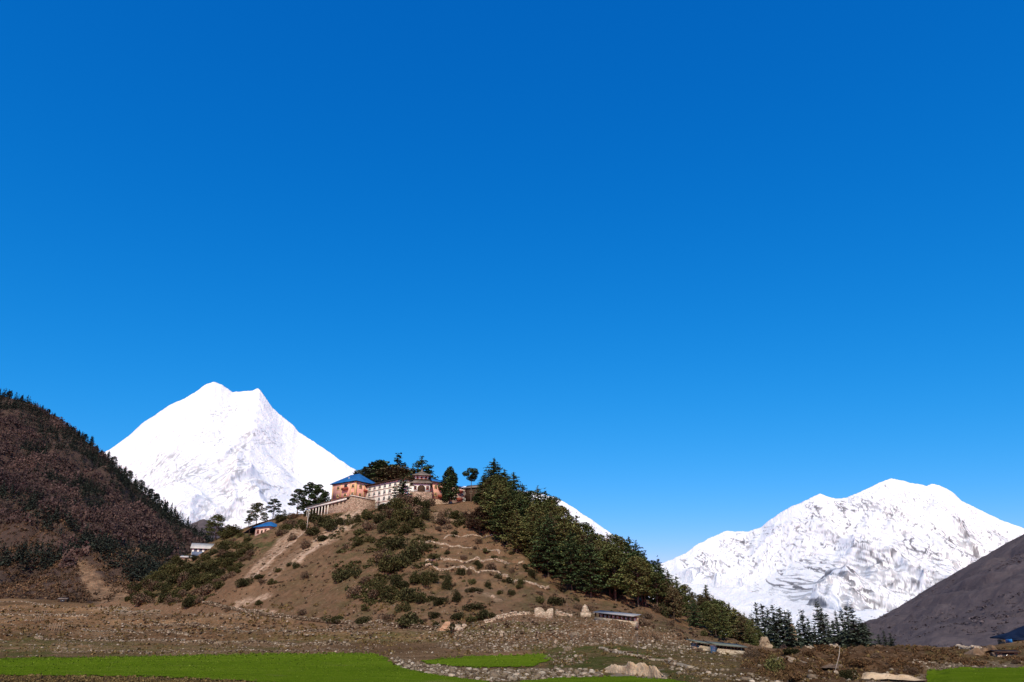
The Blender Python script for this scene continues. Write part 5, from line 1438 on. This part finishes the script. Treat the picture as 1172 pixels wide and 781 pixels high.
# white court wall left of the tower
cw = P(462, 562, 300)
cwr = empty('court_wall', cw, 0)
tag(cwr, 'white stepped court wall joining cream block and pagoda tower', 'wall')
mb = MB(); mb.box(0, 2.2, 0, .6, -5, 3.2); mb.box(2.203, 4.1, 0, .6, -5, 2.0); mb.build('wall', M['white'], cwr)
mb = MB(); mb.box(-.1, 2.25, -.15, .75, 3.203, 3.5); mb.box(2.25, 4.2, -.15, .75, 2.003, 2.3); mb.build('coping', M['slate'], cwr)

# 6. pink wing with blue roof, right of the tower; wall recedes to the right
wa, wb = P(491, 550, 305), P(534, 553.5, 319)
d_ = wb - wa; d_.z = 0; Lw = d_.length
zw = zat(491, 577, 305) - 2
wing = empty('monastery_wing', (wa.x, wa.y, zw), math.atan2(d_.y, d_.x))
tag(wing, 'pink monastery wing with blue roof, red balconies and a stone base', 'monastery')
Hw = wa.z - zw
mb = MB(); mb.box(-.2, Lw + .2, -.25, 8.2, -5, Hw * .38); mb.build('base', M['masonry'], wing)
mb = MB(); mb.box(0, Lw * .62, 0, 8, Hw * .38 + .003, Hw); mb.build('wall', M['pink'], wing)
mb = MB(); mb.box(Lw * .62 + .003, Lw, -.2, 8, Hw * .38 + .003, Hw - .6); mb.build('end_wall', M['pink_dull'], wing)
for x_ in (1.2, 3.6, 9.6):
    for z_ in (Hw * .55, Hw * .82): add_window(wing, x_, 0, z_, 1.3, 1.4, '-y', 'yellow')
for x_ in (Lw * .70, Lw * .93):
    for z_ in (Hw * .52, Hw * .78): add_window(wing, x_, -.2, z_, 1.4, 1.5, '-y', 'white')
for x0_, x1_, y_ in ((4.9, 8.4, 0), (Lw * .72, Lw * .86, -.2)):
    for z_ in (Hw * .46, Hw * .74):
        mb = MB(); mb.box(x0_, x1_, y_ - 1.2, y_ - .02, z_, z_ + .18); bb = mb.build('balcony', M['redwood'], wing)
        mb = MB(); mb.box(x0_, x1_, y_ - 1.22, y_ - 1.12, z_ + .183, z_ + .85); mb.box(x0_, x0_ + .1, y_ - 1.11, y_ - .05, z_ + .183, z_ + .85); mb.box(x1_ - .1, x1_, y_ - 1.11, y_ - .05, z_ + .183, z_ + .85)
        mb.build('railing', M['redwood'], bb)
mb = MB(); mb.box(-.4, Lw * .62, -.5, -.02, Hw - .38, Hw + .0); mb.build('cornice', M['white'], wing)
gable_roof(wing, 0, Lw * .62, -.3, 8, Hw + .06, 1.7, .7, 'bluetin')
gable_roof(wing, Lw * .62 + 1.0, Lw, -.3, 8, Hw - .5, 1.2, .5, 'bluetin', name='end_roof')
# 7. dark low house behind the flat-topped pine
dh = P(533.5, 571, 317)
dr2 = empty('low_house', dh, R(-20))
tag(dr2, 'low dark wooden house under the flat-topped pine', 'house')
mb = MB(); mb.box(0, 6.5, 0, 5, -2, 4.6); mb.build('wall', M['darkwood'], dr2)
gable_roof(dr2, 0, 6.5, 0, 5, 4.65, 1.3, .6, 'slate')
add_window(dr2, 2.2, 0, 2.6, 1.1, 1.2, '-y', 'wood'); add_window(dr2, 4.6, 0, 2.6, 1.1, 1.2, '-y', 'wood')

# 8. small pink house with blue hip on the low ridge
hh_ = P(292, 617, 316)
sm_ = empty('small_house', hh_, R(-30))
tag(sm_, 'small pink plastered house with blue and dark tin roof on the ridge', 'house')
hz_ = zat(292, 603.5, 316) - hh_.z
mb = MB(); mb.box(-.5, 7.5, 0, 6.5, -3, hz_); mb.build('wall', M['pink_dull'], sm_)
hip_roof(sm_, -.5, 7.5, 0, 6.5, hz_ + .02, 2.3, .8, 'bluetin', 3.6)
mb = MB(); mb.hexa([(-6.5, -.9, hz_ - 2.2), (-.9, -.9, hz_ + .2), (-.9, 6, hz_ + .9), (-6.5, 6, hz_ - 1.4), (-6.5, -.9, hz_ - 2.0), (-.9, -.9, hz_ + .4), (-.9, 6, hz_ + 1.1), (-6.5, 6, hz_ - 1.2)]); mb.build('lean_to_roof', M['navytin'], sm_)
for x_, z_ in ((-6.2, hz_ - 2.25), (-3.6, hz_ - 1.1)):
    mb = MB(); mb.box(x_, x_ + .2, -.6, -.4, -5, z_); mb.build('post', M['darkwood'], sm_)
for x_ in (1.2, 5.6): add_window(sm_, x_, 0, hz_ * .6, 1.2, 1.4, '-y', 'redwood')
mb = MB(); mb.box(2.9, 4.0, -.06, -.003, hz_ * .6 - 2.0, hz_ * .6 + .4); mb.build('door', M['darkwood'], sm_)

# 9. white-roofed long house lower on the ridge
wh = P(219, 634, 322)
w9 = empty('ridge_lodge', wh, R(18))
tag(w9, 'long lodge with pale tin roof and blue painted front on the ridge', 'house')
hz9 = zat(219, 628, 322) - wh.z
mb = MB(); mb.box(0, 11.5, 0, 6, -3, hz9 + .4); mb.build('wall', M['white'], w9)
mb = MB(); mb.box(0.1, 11.4, -.08, -.003, -1, hz9 * .45); mb.build('painted_dado', M['bluegrey'], w9)
gable_roof(w9, 0, 11.5, 0, 6, hz9 + .45, 2.0, .7, 'whitetin')
for x_ in (1.4, 3.4, 5.4, 7.4, 9.6): add_window(w9, x_, 0, hz9 * .78, 1.1, .9, '-y', 'bluegrey')
sh9 = P(207, 641, 318)
s9 = empty('ridge_shed', sh9, R(10)); tag(s9, 'tiny pale-roofed shed just downhill of the long lodge', 'shed')
mb = MB(); mb.box(0, 4.4, 0, 3, -3, 1.1); mb.build('wall', M['masonry'], s9)
gable_roof(s9, 0, 4.4, 0, 3, 1.15, .6, .5, 'whitetin')
mb = MB(); mb.box(1.6, 2.5, -.06, -.003, -1, .8); mb.build('door', M['darkwood'], s9)

# 10. flag pole
fp = cast(351, 607)
pole = empty('flag_pole', fp); tag(pole, 'tall thin pale pole standing below the gallery end', 'pole')
mb = MB(); hpole = height_to(fp, 583); mb.tube([(0, 0, -.5), (0, 0, hpole)], [.10, .06], 8); mb.build('mast', M['white'], pole)
mb = MB(); mb.lathe([(.0, 0), (.18, .12), (.2, .25), (.0, .45)], 8); o = mb.build('finial', M['yellow'], pole); o.location = (0, 0, hpole)

# 11. ruin, chorten, long shelter
ru = cast(612, 706)
kx = ru.y * .00113
ruin = empty('ruined_wall', (ru.x, ru.y, ru.z)); tag(ruin, 'pale ruined wall stump with a broken notch on the rubble mound', 'ruin')
prof = [(0, 1.8), (.7, 2.0), (1.6, 1.95), (2.0, 1.6), (2.3, 1.05), (2.6, 1.1), (2.9, 1.5), (3.3, 1.75), (4.2, 1.85)]
mb = MB(); V = []
for x_, h_ in prof: V += [(x_, 0, -1), (x_, 0, h_), (x_, .8, h_ - .1), (x_, .8, -1)]
q_ = [(i * 4 + a, i * 4 + 4 + a, i * 4 + 4 + (a + 1) % 4, i * 4 + (a + 1) % 4) for i in range(len(prof) - 1) for a in range(4)]
mb.add(V, q_ + [(0, 1, 2, 3), (len(V) - 1, len(V) - 2, len(V) - 3, len(V) - 4)])
mb.build('wall', M['palemasonry'], ruin)
mb = MB(); mb.box(-.01, .7, .803, 3.6, -1, 1.5); mb.box(3.5, 4.2, .803, 3.2, -1, 1.3); mb.build('side_wall', M['palemasonry'], ruin)

ch = cast(670, 705)
cho = empty('chorten', (ch.x, ch.y, ch.z)); tag(cho, 'small pale stone chorten with a rounded tapering top', 'chorten')
mb = MB(); mb.box(-1.15, 1.15, -1.0, 1.0, -.8, .75); mb.build('base', M['palemasonry'], cho)
mb = MB(); mb.hexa([(-.95, -.85, .753), (.95, -.85, .753), (.95, .85, .753), (-.95, .85, .753), (-.72, -.65, 1.5), (.72, -.65, 1.5), (.72, .65, 1.5), (-.72, .65, 1.5)]); mb.build('step', M['palemasonry'], cho)
mb = MB(); mb.lathe([(.66, 0), (.68, .3), (.5, .62), (.22, .85), (.12, 1.0), (.0, 1.15)], 14); o = mb.build('dome', M['palemasonry'], cho); o.location = (0, 0, 1.503)

def shelter(pa, pb, D0, D1, h_px, label, nbay, roofmat, wallmat, panelmat='white', base=True, wy=1.2, name='prayer_wall_shelter'):
    a = P(pa[0], pa[1], D0 - 3.0); b_ = P(pb[0], pb[1], D1 - 3.0)
    a.z += .25; b_.z += .25
    d_ = b_ - a; L = math.hypot(d_.x, d_.y); s = d_.z / L
    h = h_px * D0 * .00102
    r_ = empty(name, a, math.atan2(d_.y, d_.x)); tag(r_, label, 'shelter')
    mb = MB(); mb.hexa([(0, wy, -1), (L, wy, -1 + d_.z), (L, 1.6, -1 + d_.z), (0, 1.6, -1), (0, wy, h), (L, wy, h + d_.z), (L, 1.6, h + d_.z), (0, 1.6, h)]); mb.build('wall', M[wallmat], r_)
    if base:
        mb = MB(); mb.hexa([(0, -.1, -1.2), (L, -.1, -1.2 + d_.z), (L, wy - .01, -1.2 + d_.z), (0, wy - .01, -1.2), (0, -.1, .28), (L, -.1, .28 + d_.z), (L, wy - .01, .28 + d_.z), (0, wy - .01, .28)]); mb.build('plinth', M['palemasonry'], r_)
    for k in range(nbay + 1):
        x_ = k * (L - .24) / nbay
        mb = MB(); z_ = s * x_; mb.box(x_, x_ + .24, .0, .24, .25 + z_, h + z_ - .01); mb.build('post', M['darkwood'], r_)
        if k < nbay:
            x2 = x_ + .42; x3 = (k + 1) * (L - .24) / nbay - .18
            mb = MB(); mb.hexa([(x2, wy - .25, .3 + s * x2), (x3, wy - .25, .3 + s * x3), (x3, wy - .003, .3 + s * x3), (x2, wy - .003, .3 + s * x2), (x2, wy - .25, h * .72 + s * x2), (x3, wy - .25, h * .72 + s * x3), (x3, wy - .003, h * .72 + s * x3), (x2, wy - .003, h * .72 + s * x2)]); mb.build('panel', M[panelmat], r_)
    mb = MB(); mb.hexa([(-.4, -.4, h + .0), (L + .4, -.4, h + d_.z), (L + .4, 2.1, h + .40 + d_.z), (-.4, 2.1, h + .40), (-.4, -.4, h + .12), (L + .4, -.4, h + .12 + d_.z), (L + .4, 2.1, h + .52 + d_.z), (-.4, 2.1, h + .52)]); mb.build('roof', M[roofmat], r_)
s1 = cast(681, 708); s2 = cast(725, 715)
shelter((681, 709), (725, 714.5), s1.y, s2.y, 6.5, 'long low grey-roofed shelter with dark posts beside the chorten', 9, 'greytin', 'masonry')
s1 = cast(822, 747.5)
shelter((822, 747.5), (853, 750.5), min(s1.y, 150), min(s1.y, 150) + 1.5, 6.0, 'green-roofed low shed with white wall at the wood end', 7, 'greentin', 'cream', 'cream', wy=.5)
shelter((801, 743.5), (813, 745.5), min(s1.y, 150) + 4, min(s1.y, 150) + 5, 5.0, 'short green-roofed shed next to the longer green one', 3, 'greentin', 'masonry', 'masonry', wy=.5, name='small_shed')

# 12. barn on the far right
bn = P(1156, 737, 118)
barn = empty('barn', (bn.x, bn.y, down(bn.x, bn.y)), R(-14))
tag(barn, 'low barn with sweeping navy tin roof and blue corner edge', 'barn')
k = 118 * .00117
zt = zat(1160, 715, 122) - barn.location.z; ze = zat(1135, 732, 118) - barn.location.z
mb = MB()
mb.hexa([(.6, 1.0, -.6), (15, 1.0, -.6), (15, 7, -.6), (.6, 7, -.6), (.6, 1.0, ze - .05), (15, 1.0, ze + .3), (15, 7, ze + .9), (.6, 7, ze - .05)])
mb.build('wall', M['masonry'], barn)
mb = MB(); N_ = 12; V = []
for i in range(N_ + 1):
    f = i / N_; x_ = f * 17
    zr_ = ze + (zt - ze) * (1 - (1 - min(1, f * 3.0)) ** 1.5)
    V += [(x_, -.8, ze - .16 + .12 * f), (x_, 4.0, zr_ + .1), (x_, 8.2, ze + .2), (x_, -.8, ze - .02 + .12 * f), (x_, 4.0, zr_ + .26), (x_, 8.2, ze + .36)]
q_ = []
for i in range(N_):
    a = i * 6; b_ = a + 6
    q_ += [(a, b_, b_ + 1, a + 1), (a + 1, b_ + 1, b_ + 2, a + 2), (a + 4, b_ + 4, b_ + 3, a + 3), (a + 5, b_ + 5, b_ + 4, a + 4), (a + 3, b_ + 3, b_, a), (a + 2, b_ + 2, b_ + 5, a + 5)]
q_ += [(0, 1, 4, 3), (1, 2, 5, 4), (N_ * 6 + 3, N_ * 6 + 4, N_ * 6 + 1, N_ * 6), (N_ * 6 + 4, N_ * 6 + 5, N_ * 6 + 2, N_ * 6 + 1)]
mb.add(V, q_); mb.build('roof', M['navytin'], barn)
mb = MB(); mb.box(-.12, .10, -.9, 1.2, ze - .5, ze + .05); mb.build('fascia', M['bluetin'], barn)
for x_ in (.1, 2.7, 6.0, 9.5):
    mb = MB(); mb.box(x_, x_ + .35, -.55, -.2, -.6, ze - .17); mb.build('post', M['palemasonry'], barn)
mb = MB(); mb.box(3.2, 16, -.5, -.3, .15, .45); mb.build('rail', M['greytin'], barn)
# dark low hut below the barn
dk = cast(1143, 752)
hut = empty('stone_hut', (dk.x, dk.y, dk.z), R(-5)); tag(hut, 'low dark stone hut half buried in the bank below the barn', 'hut')
mb = MB(); mb.box(0, 1.5, 0, 1.4, -.3, .32); mb.build('wall', M['masonry'], hut)
gable_roof(hut, 0, 1.5, 0, 1.4, .33, .12, .2, 'darkwood', .06)
mb = MB(); mb.box(.3, 1.2, -.03, -.003, -.2, .26); mb.build('opening', M['glass'], hut)
# small black hut far left under the slope
dk = cast(66, 689)
hut2 = empty('stone_hut', (dk.x, dk.y, dk.z), R(8)); tag(hut2, 'tiny black-doored hut below the wooded mountainside', 'hut')
kk_ = dk.y * .00113
mb = MB(); mb.box(0, 9 * kk_, 0, 2.4, -.5, 3.0 * kk_); mb.build('wall', M['darkwood'], hut2)
gable_roof(hut2, 0, 9 * kk_, 0, 2.4, 3.0 * kk_ + .02, .5, .3, 'slate', .12)
mb = MB(); mb.box(1.0, 7 * kk_, -.05, -.003, -.2, 2.4 * kk_); mb.build('door', M['glass'], hut2)

# 13. wooden frames of posts on the left terraces
def stake_rack(px, py, n, wpx, hpx, label, seed):
    l_ = cast(px, py); rng = np.random.default_rng(seed); kk_ = l_.y * .00113
    r_ = empty('stake_fence', (l_.x, l_.y, l_.z)); tag(r_, label, 'fence')
    for i in range(n):
        x_ = wpx * kk_ * i / max(1, n - 1); h_ = hpx * kk_ * rng.uniform(.7, 1.1); z_ = down(l_.x + x_, l_.y) - l_.z
        mb = MB(); mb.tube([(x_, 0, z_ - .3), (x_ + rng.normal() * .12, rng.normal() * .1, z_ + h_)], [.11, .07], 6); mb.build('stake', M['wood'], r_)
    mb = MB(); z0 = 0; z1 = down(l_.x + wpx * kk_, l_.y) - l_.z
    mb.tube([(-.1, -.1, z0 + hpx * kk_ * .6), (wpx * kk_ + .1, -.1, z1 + hpx * kk_ * .6)], [.06, .06], 6); mb.build('rail', M['wood'], r_)
stake_rack(39, 713, 5, 9, 8, 'row of pale wooden stakes on the brown terrace edge', 1)
stake_rack(56, 722, 6, 14, 10, 'taller row of leaning wooden stakes above the wide field', 2)
stake_rack(48, 703, 3, 5, 7, 'three pale stakes bunched on the upper terrace', 3)

# 14. leaning stick and bare saplings
l_ = cast(954, 768)
st_ = link('leaning_stick', (lambda mb: (mb.tube([(0, 0, -.2), (.45, .05, .75), (.62, .1, 1.3)], [.022, .018, .010], 6), mb.mesh('leaning_stick', M['twig']))[1])(MB()), None, l_)
tag(st_, 'thin pale stick leaning on the eroded heath bank', 'stick')
def sapling(px, py, top, label, seed):
    l_ = cast(px, py); h = height_to(l_, top); rng = np.random.default_rng(seed)
    r_ = empty('sapling', (l_.x, l_.y, l_.z)); tag(r_, label, 'sapling')
    mb = MB(); mb.tube([(0, 0, -.1), (.02 * h, 0, h * .5), (0, .01, h)], [.035, .025, .008], 6); mb.build('stem', M['palebark'], r_)
    mb = MB()
    for i in range(26):
        z_ = h * rng.uniform(.35, .95); a = rng.uniform(0, 6.28); L = h * rng.uniform(.12, .34) * (1.15 - z_ / h)
        mb.tube([(0, 0, z_), (math.cos(a) * L * .6, math.sin(a) * L * .6, z_ + L * .4), (math.cos(a) * L, math.sin(a) * L, z_ + L)], [.014, .010, .004], 4)
    mb.build('branches', M['palebark'], r_)
sapling(730, 749, 723, 'bare pale sapling on the grass below the long shelter', 1)
sapling(737, 716, 703, 'pale leafless sapling at the end of the long shelter', 2)
sapling(649, 700, 690, 'thin leafless sapling before the dark wide bush', 3)

# 15. cliffs among the spruces
def outcrop(px, py_b, py_t, wpx, D, label, mat, seed, lean=0.0):
    b_ = P(px, py_b, D); h = zat(px, py_t, D) - b_.z; w = wpx * D * .00113
    rng = np.random.default_rng(seed)
    import bmesh
    bm = bmesh.new(); bmesh.ops.create_cube(bm, size=1.0)
    bmesh.ops.subdivide_edges(bm, edges=bm.edges[:], cuts=7, use_grid_fill=True)
    for v in bm.verts:
        x_, y_, z_ = v.co
        f = z_ + .5
        n = float(fbm(np.array(x_ * 3 + seed), np.array(z_ * 3 + y_ * 2), 4, seed)); n2 = float(fbm(np.array(z_ * 5 + seed), np.array(x_ * 4 + y_ * 5), 3, seed + 4))
        sc = (1.3 - .75 * f * f) * (1 + .6 * n)
        v.co = Vector((x_ * w * sc + lean * f * w, y_ * w * .8 * sc + n2 * w * .15, (f * (1 + .25 * n2) - .15) * h))
    me = bpy.data.meshes.new('rock_outcrop'); bm.to_mesh(me); bm.free(); me.materials.append(M[mat])
    o = link('rock_outcrop', me, None, b_); tag(o, label, 'rock outcrop')
outcrop(908, 737, 713, 7, 224, 'tall tan cliff slab standing among the spruces', 'cliff', 5, .1)
outcrop(875, 743, 729, 10, 190, 'pinkish grey rock outcrop at the low end of the wood', 'cliff', 6, .15)
outcrop(509, 721, 711, 9, cast(509, 721).y - 1.0, 'orange earth scar cut into the foot of the hill', 'orange', 9, .3)
outcrop(902, 762, 752, 9, 62, 'tan earth hump beside the yellow bush on the bank', 'cliff', 12)

def cut_bank(polyline, h, label, mat, seed):
    pts = [cast(*p) for p in polyline]; fine = []
    for a, b_ in zip(pts[:-1], pts[1:]):
        n = max(2, int((b_ - a).length / .12)); fine += [a.lerp(b_, i / n) for i in range(n)]
    o0 = fine[0].copy(); V = []; N_ = len(fine)
    for i, p in enumerate(fine):
        f = i / (N_ - 1); env = min(1, f * 6, (1 - f) * 6)
        hh = h * env * max(.12, 1 + 1.1 * float(fbm(np.array(i * .09), np.array(.3), 4, seed)))
        for k, (dy, dz) in enumerate(((-.55, -.15), (-.30, .28), (-.12, .62), (-.02, .95), (.30, 1.0), (1.2, .55), (2.4, -.1))):
            jj = .07 * float(perlin(np.array(i * .11), np.array(k * .9), seed + 1)) + .03 * float(perlin(np.array(i * .9), np.array(k * 1.3), seed + 2))
            V.append((p.x - o0.x + jj, p.y - o0.y + dy + jj, p.z - o0.z + dz * hh + (jj * .5 if 0 < k < 5 else 0)))
    f_ = [(i * 7 + k, i * 7 + 7 + k, i * 7 + 8 + k, i * 7 + 1 + k) for i in range(N_ - 1) for k in range(6)]
    o = link('earth_bank', np_mesh('earth_bank', V, np.array(f_), M[mat]), None, o0); tag(o, label, 'earth bank')
cut_bank([(690, 769), (704, 770), (722, 772), (742, 774), (766, 777)], .50, 'pale sandy cut bank between the grassy knoll and the lower grass strip', 'sand', 3)
cut_bank([(890, 758), (905, 757), (925, 759)], .26, 'tan eroded earth bank with dark top among the heath', 'cliff', 5)
cut_bank([(930, 764), (950, 765), (968, 766)], .24, 'brown eroded earth bank behind the leaning stick', 'orange_dark', 7)
cut_bank([(985, 777), (1010, 776), (1040, 778), (1058, 778)], .24, 'pale crumbling earth bank beside the last green field', 'sand', 9)
cut_bank([(1115, 750), (1130, 748), (1150, 749)], .45, 'stepped brown earth bank under the barn', 'orange_dark', 11)

# heath, dry grass and brown bushes of the near banks
pts = []; rr = []
while len(pts) < 800:
    px = rnd.uniform(850, 1172); py = rnd.uniform(741, 781)
    if px > 1055 and py > 763: continue
    l_ = cast(px, py)
    if l_ is None or l_.y > 120: continue
    if float(fbm(np.array(l_.x / 3), np.array(l_.y / 5), 3, 6)) < .12 and rnd.random() < .88: continue
    pts.append(l_); rr.append(.0042 * l_.y * rnd.uniform(.35, 1.1))
tuft_cloud('heather', pts, rr, np.array(rr) * 1.0, M['heath'], 30, .24, 31, .0)
pts = []
while len(pts) < 2600:
    r_ = rnd.random()
    if r_ < .35: px = rnd.uniform(0, 560); py = rnd.uniform(773, 784)
    elif r_ < .7: px = rnd.uniform(0, 560); py = rnd.uniform(692, 753)
    else: px = rnd.uniform(560, 1172); py = rnd.uniform(735, 781)
    if any(in_poly(px, py, f) for f in FIELDS.values()): continue
    l_ = cast(px, py)
    if l_ is None or l_.y > 330: continue
    if float(fbm(np.array(l_.x / 10), np.array(l_.y / 4), 3, 29)) < 0 and py < 770: continue
    pts.append(l_)
sc_ = np.array([.0022 * p.y for p in pts]) * nrg.uniform(.5, 1.2, len(pts))
tuft_cloud('dry_grass', pts, sc_ * 1.3, sc_ * 1.3, M['drygrass'], 9, .40, 32, -.35)
pts = []
while len(pts) < 5200:
    fk = rnd.choices(list(FIELDS), [5, 2, 1.5, 1.5])[0]; poly = FIELDS[fk]
    px = rnd.uniform(-5, 1177); py = rnd.uniform(746, 783)
    if not in_poly(px, py + .4, poly): continue
    edge = not (in_poly(px, py - 2.2, poly) and in_poly(px, py + 2.2, poly) and in_poly(px - 6, py, poly) and in_poly(px + 6, py, poly))
    if not edge and rnd.random() < .6: continue
    l_ = cast(px, py + rnd.uniform(-.9, .9) * edge)
    if l_ is not None and l_.y < 135: pts.append(l_)
gs = np.array([.0011 * p.y for p in pts]) * nrg.uniform(.5, 1.3, len(pts))
tuft_cloud('grass', pts, gs * 1.6, gs * 1.1, M['greenblade'], 9, .42, 33, -.3)
HB = 'bushes on the eroded bank'
for px, py, w_, h_, mt, lab in ((888, 768, 24, 22, 'olive', 'large yellow-brown bush at the start of the eroded bank'), (866, 752, 12, 12, 'shrub_brown', 'dark brown bush next to the green-roofed shed'), (905, 748, 22, 8, 'juniper', 'flat dark bush on the upper eroded bank'), (925, 752, 18, 9, 'heath', 'rusty heath bush under the stone heap'), (945, 766, 16, 12, 'heath', 'brown heath bush left of the leaning stick'),
                               (985, 762, 22, 12, 'heath', 'wide rusty bush in the middle of the bank'), (1003, 752, 16, 8, 'shrub_brown', 'dull brown bush high on the bank'), (1025, 760, 18, 12, 'heath', 'rusty rounded bush near the last green field'), (970, 778, 20, 14, 'juniper', 'dark bush at the bottom of the eroded bank'), (1045, 772, 14, 12, 'shrub_brown', 'dark brown bush at the corner of the last green field'),
                               (1095, 757, 5, 6, 'heath', 'small rust bush on the bank above the last field'), (1104, 758, 9, 5, 'heath', 'low rust bush beside the small rust bush'), (1132, 744, 6, 5, 'shrub_brown', 'round brown bush below the barn corner'), (1162, 760, 14, 7, 'shrub_brown', 'wide brown bush below the dark hut'), (860, 765, 16, 10, 'heath', 'pale heath bush below the green shed'), (915, 778, 26, 12, 'heath', 'low spreading heath bush at the foot of the bank'), (750, 733, 12, 10, 'shrub_brown', 'twiggy bush on the slope by the bare sapling')):
    l_ = cast(px, py); kk_ = l_.y * .0011
    o = link('heath_bush', rnd.choice(BUSH), None, (l_.x, l_.y, l_.z - .05), px, (w_ * kk_ * .55, w_ * kk_ * .55, h_ * kk_), M[mt]); tag(o, lab, 'bush', HB)

settle_labels()
for o in bpy.data.objects:                       # free-standing walls are things
    if o.parent is None and o.name.split('.')[0] in ('dry_stone_wall', 'terrace_wall', 'court_wall', 'ruined_wall'): o['kind'] = 'thing'
